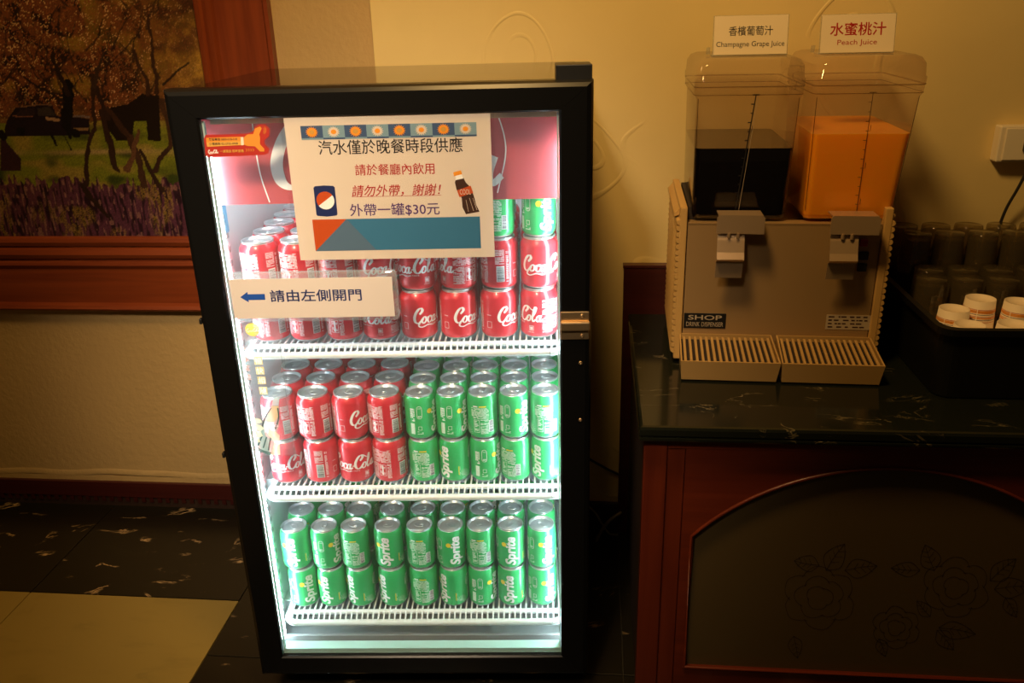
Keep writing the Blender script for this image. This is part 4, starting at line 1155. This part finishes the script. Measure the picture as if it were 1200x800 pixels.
# ------------------------------------------------------------------ drink dispenser
DY = -0.034
DO_ = Vector((0.165, -0.357, ZC))
ds = empty('drink_dispenser', DO_, DY, 'beige twin-tank juice dispenser with steel front standing on the marble worktop', 'dispenser')
DM = Matrix.Translation(DO_) @ Matrix.Rotation(DY, 4, 'Z'); DMI = DM.inverted()
def dat(u, v, yl):
    o = DMI @ Vector((0, -CAM_D, CAM_H)); d = DMI.to_3x3() @ pray(u, v)
    p = o + d * ((yl - o.y) / d.y); return p.x, p.z
BW, BD = 0.374, 0.285
b = MB().box(0.012, BW - 0.012, 0.006, BD, 0.020, 0.272).box(0.012, BW - 0.012, 0.002, 0.006, 0.052, 0.286, m=1).box(0.012, BW - .012, 0.002, 0.030, 0.284, 0.288, m=1)
b.build('body', ['beige_plastic', 'brushed_steel'], ds)
def side_panel(name, x0, sgn):
    """tapering side cheek with rows of rounded ribs on the outside; sgn -1 = left"""
    p = MB()
    xo = x0 + sgn * 0.010
    xi = x0 - sgn * 0.004
    p.box(min(xi, xo), max(xi, xo), -0.002, BD, 0.012, 0.318, bev=.002)
    n = 23
    for k in range(n):
        z = 0.030 + k * 0.0118
        ring = []
        for y, r in ((-.002, .0050), (0.002, .0058), (BD - .01, .0058), (BD - .004, .003)):
            ring.append([(xo + sgn * max(0, r * math.cos(a)) * 1.25 - sgn * .0005, y, z + r * math.sin(a)) for a in [-PI / 2 + PI * i / 6 for i in range(7)]])
        p.loops(ring, 0, False, False, True, closed=False)
        p.add(ring[0], [list(range(7))])
    # finger ledge near the top
    p.loops([[(xo - sgn * .001, .02, .300), (xo + sgn * .010, .02, .296), (xo + sgn * .010, .02, .301), (xo - sgn * .001, .02, .312)], [(xo - sgn * .001, BD - .01, .300), (xo + sgn * .010, BD - .01, .296), (xo + sgn * .010, BD - .01, .301), (xo - sgn * .001, BD - .01, .312)]])
    return p.build(name, 'beige_plastic', ds)
side_panel('side_panel', 0.006, -1)
side_panel('side_panel', BW - 0.006, 1)
MB().box(0.014, 0.030, 0.03, BD - .01, 0.286, 0.312).build('gap_shade', 'dark_slot', ds)  # dark block stands in for the shade between cheek and tank
ftm = MB().lathe([(0.012, 0), (0.013, 0.004), (0.010, 0.0205)], 12).mesh('foot', 'black_satin')
for x, y in ((.035, .03), (BW - .035, .03), (.035, .25), (BW - .035, .25)):
    link('foot', ftm, ds).location = (x, y, 0)
def rloop(x0, x1, y0, y1, r, z, n=5):
    p = []
    for cx, cy, a0 in ((x1 - r, y0 + r, -90), (x1 - r, y1 - r, 0), (x0 + r, y1 - r, 90), (x0 + r, y0 + r, 180)):
        for k in range(n + 1):
            a = math.radians(a0 + 90 / n * k); p.append((cx + r * math.cos(a), cy + r * math.sin(a), z))
    return p
def tank(xb0, xb1, xt0, xt1, level, juice, jm, scale_m, slab):
    zb, zt = 0.290, 0.533
    yb0, yb1, yt0, yt1 = 0.012, 0.270, 0.006, 0.280
    def at_z(z, ins=0.0):
        t = (z - zb) / (zt - zb)
        return (xb0 + (xt0 - xb0) * t + ins, xb1 + (xt1 - xb1) * t - ins, yb0 + (yt0 - yb0) * t + ins, yb1 + (yt1 - yb1) * t - ins)
    t = MB(); a = at_z(zb)
    t.loops([rloop(a[0] + .010, a[1] - .010, a[2] + .010, a[3] - .010, .010, zb), rloop(a[0] + .003, a[1] - .003, a[2] + .003, a[3] - .003, .012, zb + .003), rloop(*at_z(zb + .010), .013, zb + .010), rloop(*at_z(level), .0135, level)], 1, True, False, True)
    t.loops([rloop(*at_z(level), .0135, level), rloop(*at_z(zt - .022), .0135, zt - .022), rloop(*at_z(zt - .014, -.004), .015, zt - .014), rloop(*at_z(zt, -.004), .015, zt)], 0, False, False, True)
    tk = t.build('tank', ['tank_plastic', 'tank_wet'], ds)
    rg_ = MB()  # dark lines along rims and corners, painted in place of refraction
    for zz, ins in ((zt - .0145, -.0046), (zt - .0004, -.0052)):
        rg_.loops([rloop(*at_z(zz, ins), .015, zz), rloop(*at_z(zz, ins), .015, zz + .0013)], 0, False, False, True)
    for xx, yy, sx in ((0, 2, 1), (1, 2, -1)):
        lo, hi = at_z(zb + .02), at_z(zt - .02)
        rg_.tube([(lo[xx] + sx * .0030, lo[yy] + .0030, zb + .02), (hi[xx] + sx * .0030, hi[yy] + .0030, zt - .02)], .0006, 5)
    rg_.build('refraction_line', 'refraction_line', tk)
    j = MB(); a = at_z(zb + .002, .0012)
    j.loops([rloop(a[0] + .010, a[1] - .010, a[2] + .010, a[3] - .010, .010, zb + .003), rloop(a[0] + .002, a[1] - .002, a[2] + .002, a[3] - .002, .0115, zb + .005), rloop(*at_z(zb + .012, .0012), .0125, zb + .012), rloop(*at_z(level, .0012), .0130, level)], 0, True, True, False)
    j.build(juice, jm, tk)
    l = MB(); x0, x1, y0, y1 = at_z(zt, -.0045)
    l.loops([rloop(x0, x1, y0, y1, .016, zt - .002), rloop(x0 - .001, x1 + .001, y0 - .001, y1 + .001, .017, zt + .012), rloop(x0 + .001, x1 - .001, y0 + .001, y1 - .001, .017, zt + .014), rloop(x0 + .002, x1 - .002, y0 + .002, y1 - .002, .019, zt + .034), rloop(x0 + .008, x1 - .008, y0 + .008, y1 - .008, .020, zt + .044), rloop(x0 + .018, x1 - .018, y0 + .018, y1 - .018, .018, zt + .048)], 0, False, True, True)
    l.build('lid', 'tank_plastic', ds)
    f = Flat(); (xa, za), (xb_, zb_2) = slab; bw = 1.9 if jm == 'grape_juice' else 1.0
    f.stroke([(xa, za), (xb_, zb_2)], .0011 * bw, scale_m, 0, 6)
    f.stroke([(xa - .006, za), (xa + .006, za)], .0014 * bw, scale_m, 0, 2)
    for k in range(1, 13):
        tt = k / 13; x = xa + (xb_ - xa) * tt; z = za + (zb_2 - za) * tt
        f.stroke([(x - (.006 if k % 2 else .004), z), (x, z)], .0010 * bw, scale_m, 0, 2)
        if k % 4 == 0: f.stroke([(x, z), (x + .004, z), (x + .004, z + .010)], .0008, scale_m, 0, 1)
    if jm == 'grape_juice':
        f.stroke([(xa + .004, za), (xb_ + .006, zb_2)], .0007, 'print_label', 0, 6)
    link('scale_marks', f.mesh('scale_marks', lambda x, z, l: (x, (yb0 + (yt0 - yb0) * (z - zb) / (zt - zb)) - .0006, z)), tk)
    return tk
q = lambda u, v: dat(u, v, 0.008)
x_ = lambda u, v: q(u, v)[0]
tank(x_(811, 250), x_(921, 255), x_(817, 100), x_(941, 100), q(870, 174)[1], 'grape_juice', 'grape_juice', 'print_black', (q(886, 111), q(862, 246)))
tank(x_(942, 250), x_(1046, 258), x_(957, 100), x_(1083, 100), q(1010, 157)[1], 'peach_juice', 'peach_juice', 'print_brown', (q(1023, 108), q(1004, 250)))
# spigots
def spigot(u0, v0):
    cx, cz = dat(u0, v0, -0.043)
    s = MB()
    def plate(prof, x0, x1, th=.0016, m=0):
        n = len(prof)
        vs = [(x0, y, z) for y, z in prof] + [(x1, y, z) for y, z in prof] + [(x0, y + th, z - th * .3) for y, z in prof] + [(x1, y + th, z - th * .3) for y, z in prof]
        fs = [(k, k + 1, n + k + 1, n + k) for k in range(n - 1)] + [(2 * n + k, 3 * n + k, 3 * n + k + 1, 2 * n + k + 1) for k in range(n - 1)]
        fs += [(k, 2 * n + k, 2 * n + k + 1, k + 1) for k in range(n - 1)] + [(n + k, n + k + 1, 3 * n + k + 1, 3 * n + k) for k in range(n - 1)]
        fs += [(0, n, 3 * n, 2 * n), (n - 1, 3 * n - 1, 4 * n - 1, 2 * n - 1)]
        s.add(vs, fs, m)
    # lower push plate (root mesh of the spigot): hangs down, kicks out, returns
    plate([(-.036, cz - .020), (-.040, cz - .030), (-.046, cz - .052), (-.052, cz - .064), (-.048, cz - .068), (-.040, cz - .072), (-.034, cz - .104)], cx - .040, cx + .009)
    sp_ = s.build('spigot', 'lever_steel', ds)
    s = MB()
    # bevelled cover plate folded back over the valve
    o = [(cx - .043, cz - .017), (cx + .042, cz - .018), (cx + .042, cz + .012), (cx + .038, cz + .0165), (cx - .039, cz + .017), (cx - .043, cz + .012)]
    s.loops([[(x, -.043, z) for x, z in o], [(x, -.0405, z) for x, z in o]])
    s.box(cx - .040, cx + .039, -.0405, .002, cz + .0135, cz + .0160)
    s.build('cover_plate', 'lever_steel', sp_)
    MB().box(cx - .030, cx + .002, -.034, .004, cz - .060, cz + .010, bev=.003).build('valve_block', 'dark_slot', sp_)
    c2 = MB().lathe([(.003, 0), (.0034, .002), (.003, .010)], 10).mesh('pivot_pin', 'lever_steel')
    for dx in (-.020, -.004):
        o2 = link('pivot_pin', c2, sp_); o2.location = (cx + dx, -.042, cz - .026)
spigot(868.5, 263); spigot(1003, 264)
# switches, plate, label
for k, (u, v, m, hw, hh2) in enumerate(((1012, 284.5, 'switch_red', .0075, .0065), (1012, 299.5, 'dark_slot', .0085, .0080), (1010, 313, 'dark_slot', .0085, .0080))):
    x, z = dat(u, v, 0.0)
    MB().box(x - hw, x + hw, -.004, .0025, z - hh2, z + hh2, bev=.002).build('switch', m, ds)
x0, z1 = dat(794.5, 366.5, 0); x1, z0 = dat(850, 385, 0); x0 = max(x0, .0135)
pl = MB().box(x0, x1, .0002, .002, z0, z1, bev=.0006).build('name_plate', 'black_satin', ds)
f = Flat(); w, h = x1 - x0, z1 - z0
f.text('SHOP', 'print_label', x0 + w * .10, x0 + w * .90, z0 + h * .56, z0 + h * .88, bold=.012)
f.text('DRINK DISPENSER', 'print_label', x0 + w * .06, x0 + w * .94, z0 + h * .12, z0 + h * .42)
link('lettering', f.mesh('lettering', flatfn(.0002, .0002)), pl)
x0, z1 = dat(969, 369, 0); x1, z0 = dat(1019, 387, 0)
pl = MB().box(x0, x1, .0012, .002, z0, z1).build('data_label', 'print_label', ds)
f = Flat(); rg = random.Random(2)
for r in range(4):
    x = x0 + .004
    while x < x1 - .010:
        w = rg.uniform(.003, .011); z = z1 - (r + .75) * (z1 - z0) / 4.3
        f.rect(x, x + w, z, z + .0028, 'print_brown'); x += w + rg.uniform(.001, .008)
link('lettering', f.mesh('lettering', flatfn(.0012, .0002)), pl)
# drip trays with slatted grates
def drip_tray(xa0, xa1, n):
    y0, y1 = -0.090, 0.001                        # front, back
    zf, zk, zbm = 0.044, 0.066, 0.004
    t = MB()
    top = [(xa0, y0, zf), (xa1, y0, zf), (xa1 - .006, y1, zk), (xa0 + .001, y1, zk)]
    bot = [(xa0 + .003, y0 + .006, zbm), (xa1 - .005, y0 + .006, zbm), (xa1 - .010, y1, zbm), (xa0 + .004, y1, zbm)]
    wdt = .003
    tin = [(xa0 + wdt, y0 + wdt, zf + .0004), (xa1 - wdt, y0 + wdt, zf + .0004), (xa1 - .006 - wdt, y1 - wdt, zk), (xa0 + .001 + wdt, y1 - wdt, zk)]
    dpt = [(x, y, z - .012) for x, y, z in tin]
    t.loops([bot, top, tin, dpt], 0, True, True)
    tr = t.build('drip_tray', 'tray_plastic', ds)
    MB().add([(x, y, z + .0006) for x, y, z in dpt], [(0, 1, 2, 3)]).build('tray_floor', 'dark_slot', tr)
    L = math.hypot(y1 - y0, zk - zf) - .012
    sl = MB().box(-.0026, .0026, 0, L, -.005, 0, bev=.0008).mesh('slat', 'tray_plastic')
    an = math.atan2(zk - zf, y1 - y0)
    for k in range(n):
        tt = (k + .5) / n
        xf = xa0 + .004 + (xa1 - xa0 - .008) * tt; xk = xa0 + .005 + (xa1 - xa0 - .014) * tt
        o = link('slat', sl, tr)
        o.location = (xf, y0 + .005, zf - .001); o.rotation_euler = (an, 0, -math.atan2(xk - xf, y1 - y0))
t0 = dat(798, 420, -.090)[0]; t1 = dat(916.5, 422, -.090)[0]; t2 = dat(1038.5, 425, -.090)[0]
drip_tray(t0, t1 - .001, 16); drip_tray(t1 + .001, t2, 16)

# name cards on the tank lids
def card(cu0, cu1, cv0, cv1, yl, zh, eng, label, m):
    x0, z0 = dat(cu0, cv1, yl); x1, z1 = dat(cu1, cv0, yl)
    zl = 0.533 + .048 + .0006
    lift = zl - z0
    root = empty('name_card', DM @ Vector(((x0 + x1) / 2, yl, zl)), DY, label, 'card')
    hw, h = (x1 - x0) / 2, (z1 - z0)
    lean = .18
    a = MB().loops([[(-hw - .002, 0, 0), (hw + .002, 0, 0), (hw + .002, .002, 0), (-hw - .002, .002, 0)], [(-hw - .002, lean * h, h + .001), (hw + .002, lean * h, h + .001), (hw + .002, lean * h + .002, h + .001), (-hw - .002, lean * h + .002, h + .001)]])
    a.loops([[(-hw - .002, .002, 0), (hw + .002, .002, 0), (hw + .002, .050, 0), (-hw - .002, .050, 0)], [(-hw - .002, .002, .0015), (hw + .002, .002, .0015), (hw + .002, .050, .0015), (-hw - .002, .050, .0015)]])
    a.loops([[(-hw - .010, .034, 0.0016), (-hw - .003, .034, 0.0016), (-hw - .003, .036, 0.0016), (-hw - .010, .036, 0.0016)], [(-hw - .010, .030, .014), (-hw - .003, .030, .014), (-hw - .003, .032, .014), (-hw - .010, .032, .014)]])
    a.build('acrylic_stand', 'acrylic', root)
    tf = lambda x, z, l: (x, lean * z - .0006 - .0002 * (l + 1), z)
    f = Flat().rect(-hw, hw, .002, h, 'paper_card')
    link('paper', f.mesh('paper', tf), root)
    f = Flat()
    f.text(zh, m, *(x0 * 0 + s * hw for s in ((-.60, .60) if len(zh) == 5 else (-.76, .76))), h * (.50 if len(zh) == 5 else .46), h * (.74 if len(zh) == 5 else .80), layer=1, bold=.004 if len(zh) == 5 else .012)
    f.text(eng, m, *((-.93 * hw, .93 * hw) if len(zh) == 5 else (-.54 * hw, .54 * hw)), h * .19, h * .36, layer=1)
    link('lettering', f.mesh('lettering', tf), root)
card(836, 926, 13, 62, .075, '香檳葡萄汁', 'Champagne Grape Juice', 'cream name card with black lettering standing on the dark juice tank', 'print_black')
card(961, 1053, 12, 60, .075, '水蜜桃汁', 'Peach Juice', 'cream name card with red lettering standing on the orange juice tank', 'print_red')

# ------------------------------------------------------------------ black bin with glasses and paper cups
BX0, BX1, BY0, BY1, BZ = 0.604, 1.10, -0.512, -0.0640, 0.742
bn = MB()
wl = 0.010
def bring(o, z, r=.03): return rloop(BX0 + o, BX1 - o, BY0 + o, BY1 - o, r, z)
bn.loops([bring(.012, ZC), bring(.010, ZC + .004), bring(.004, BZ - .014), bring(.004, BZ - .012), bring(-.004, BZ - .012), bring(-.004, BZ), bring(.006, BZ + .001), bring(.010, BZ - .004), bring(.016, ZC + .010)], 0, True, True, False)
tag(bn.build('black_bin', 'black_bin'), 'black plastic bin holding smoked tumblers and paper cups on the worktop', 'bin')
GH = 0.100
gm = MB().lathe([(0.0312, 0.0), (0.0320, 0.001), (0.0314, 0.010), (0.0280, GH - .004), (0.0268, GH), (0.0, GH)], 24, 0, False, False)
gm.lathe([(0.0310, 0.0), (0.0302, 0.010), (0.0270, GH - .014), (0.0255, GH - .012), (0.0, GH - .012)], 24, 0, False, False)
TUMB = gm.mesh('tumbler', 'smoked_glass')
zf = ZC + .0102
NP = 0.0570                                        # the upturned tumblers nest into stacks
def tumbler_stack(x, y, n, label, tilt=(0, 0)):
    for k in range(n):
        o = link('tumbler', TUMB); o.location = (x, y, zf + k * NP)
        if k == n - 1: o.rotation_euler = (tilt[0], tilt[1], 0)
        tag(o, label if k == n - 1 else 'smoked tumbler nested under another in the black bin', 'glass', 'smoked tumblers in the black bin')
for r, (y, x0, n, cnt, nm) in enumerate(((-.1135, .656, 3, 6, 'back row of tall stacks'), (-.1775, .660, 3, 6, 'second row of tall stacks'), (-.2415, .672, 2, 5, 'third row from the wall'), (-.3050, .655, 2, 5, 'front row behind the paper cups'))):
    for k in range(cnt):
        tumbler_stack(x0 + k * .0660, y, n, f"upturned smoked tumbler, {ORD[k]} from left, {nm}", (0, .02 if (r, k) == (1, 0) else 0))
CH = 0.078
cm = MB().lathe([(0.0305, 0.001), (0.0315, 0.002), (0.0305, 0.004), (0.0262, CH), (0.0250, CH), (0.0248, CH - .006), (0.0, CH - .006)], 28, 0, False, False)
CUP = cm.mesh('paper_cup', 'paper_cup')
f = Flat()
for k, (z, m) in enumerate(((.062, 'print_rust'), (.0588, 'print_orange'), (.0560, 'print_orange'), (.0530, 'print_navy'), (.0490, 'print_rust'), (.0455, 'print_orange'), (.0425, 'print_navy'), (.0385, 'print_rust'))):
    for i in range(5):
        f.rect(-.095 + i * .038, -.095 + i * .038 + .0365, z, z + (.0008 if m != 'print_orange' else .0022), m)
def cone(x, z, l):
    r = 0.0305 + (0.0262 - 0.0305) * (z - .004) / (CH - .004) + .0003
    a = x / .0302
    return (r * math.sin(a), -r * math.cos(a), z)
CPR = f.mesh('stripe_print', cone, cut=.0045)
def cup_stack(u, v, ztop, label):
    p = at(u, v, z=ztop)
    n = max(1, int(round((ztop - zf - CH) / .010)) + 1)
    pit = (ztop - zf - CH) / max(1, n - 1)
    for k in range(n):
        o = link('paper_cup', CUP); o.location = (p.x, p.y, zf + k * pit)
        o.rotation_euler = (0, 0, rc.uniform(0, 6))
        link('stripe_print', CPR, o)
        top = k == n - 1
        tag(o, label if top else 'striped paper cup nested inside a stack of cups in the bin', 'cup', 'striped paper cups in the black bin')
cup_stack(1118.5, 361, .740, 'upturned striped paper cup topping the leftmost stack at the bin corner')
cup_stack(1149.5, 349, .750, 'upturned striped paper cup topping the tallest stack before the tumblers')
cup_stack(1137, 380, .733, 'upturned striped paper cup topping the low stack at the front rim')
cup_stack(1196, 353, .755, 'upturned striped paper cup topping the tall stack at the photo edge')
cup_stack(1188, 379, .733, 'upturned striped paper cup topping the low stack at the photo edge')

# ------------------------------------------------------------------ wall outlet and cables
p0 = at(1169, 147, y=WR - .02); p1 = at(1172, 189, y=WR - .02)
ox, oz = p0.x + .004, p1.z
ol = empty('wall_outlet', (ox, WR, oz), 0, 'cream wall socket box with a plugged-in cable on the swirl-plaster wall', 'outlet')
MB().box(0, .120, -.030, 0, 0, .074, bev=.003).build('box', 'outlet_plastic', ol)
MB().box(.010, .116, -.034, -.0305, .004, .070, bev=.002).build('face_plate', 'outlet_plastic', ol)
MB().box(.046, .072, -.058, -.0345, .022, .048, bev=.004).build('plug', 'black_satin', ol)
c = MB().tube(spline([(.059, -.050, .022), (.058, -.050, -.01), (.050, -.044, -.05), (.040, -.030, -.10), (.036, -.022, -.15), (.040, -.018, -.19), (.042, -.016, -.228)], 6), .0032, 8).build('cable', 'cable_dark', ol)
def cable(name, pts, r, m, label):
    tag(MB().tube([tuple(q) for q in spline(pts, 8)], r, 8).build(name, m), label, 'cable')
def wp(u, v, y):
    p = at(u, v, y=y); return (p.x, p.y, p.z)
cable('power_cable', [wp(686, 535, WR - .006), wp(700, 543, WR - .005), wp(715, 551, WR - .005), wp(735, 560, WR - .005)], .0032, 'cable_dark', 'black cable running across the wall between fridge and counter')
cable('loose_cable', [wp(728, 600, WR - .03), wp(714, 610, WR - .05), wp(703, 625, WR - .06), wp(695, 645, WR - .07), wp(690, 665, WR - .08)], .0040, 'cable_grey', 'grey curved cord hanging behind the fridge above the floor')
cable('thin_cable', [wp(688, 592, WR - .02), wp(697, 600, WR - .03), wp(706, 614, WR - .04), wp(714, 625, WR - .06), wp(724, 626, WR - .06)], .0026, 'cable_grey', 'thin grey cord looping behind the fridge near the counter side')

for m in bpy.data.materials:
    m.use_backface_culling = False
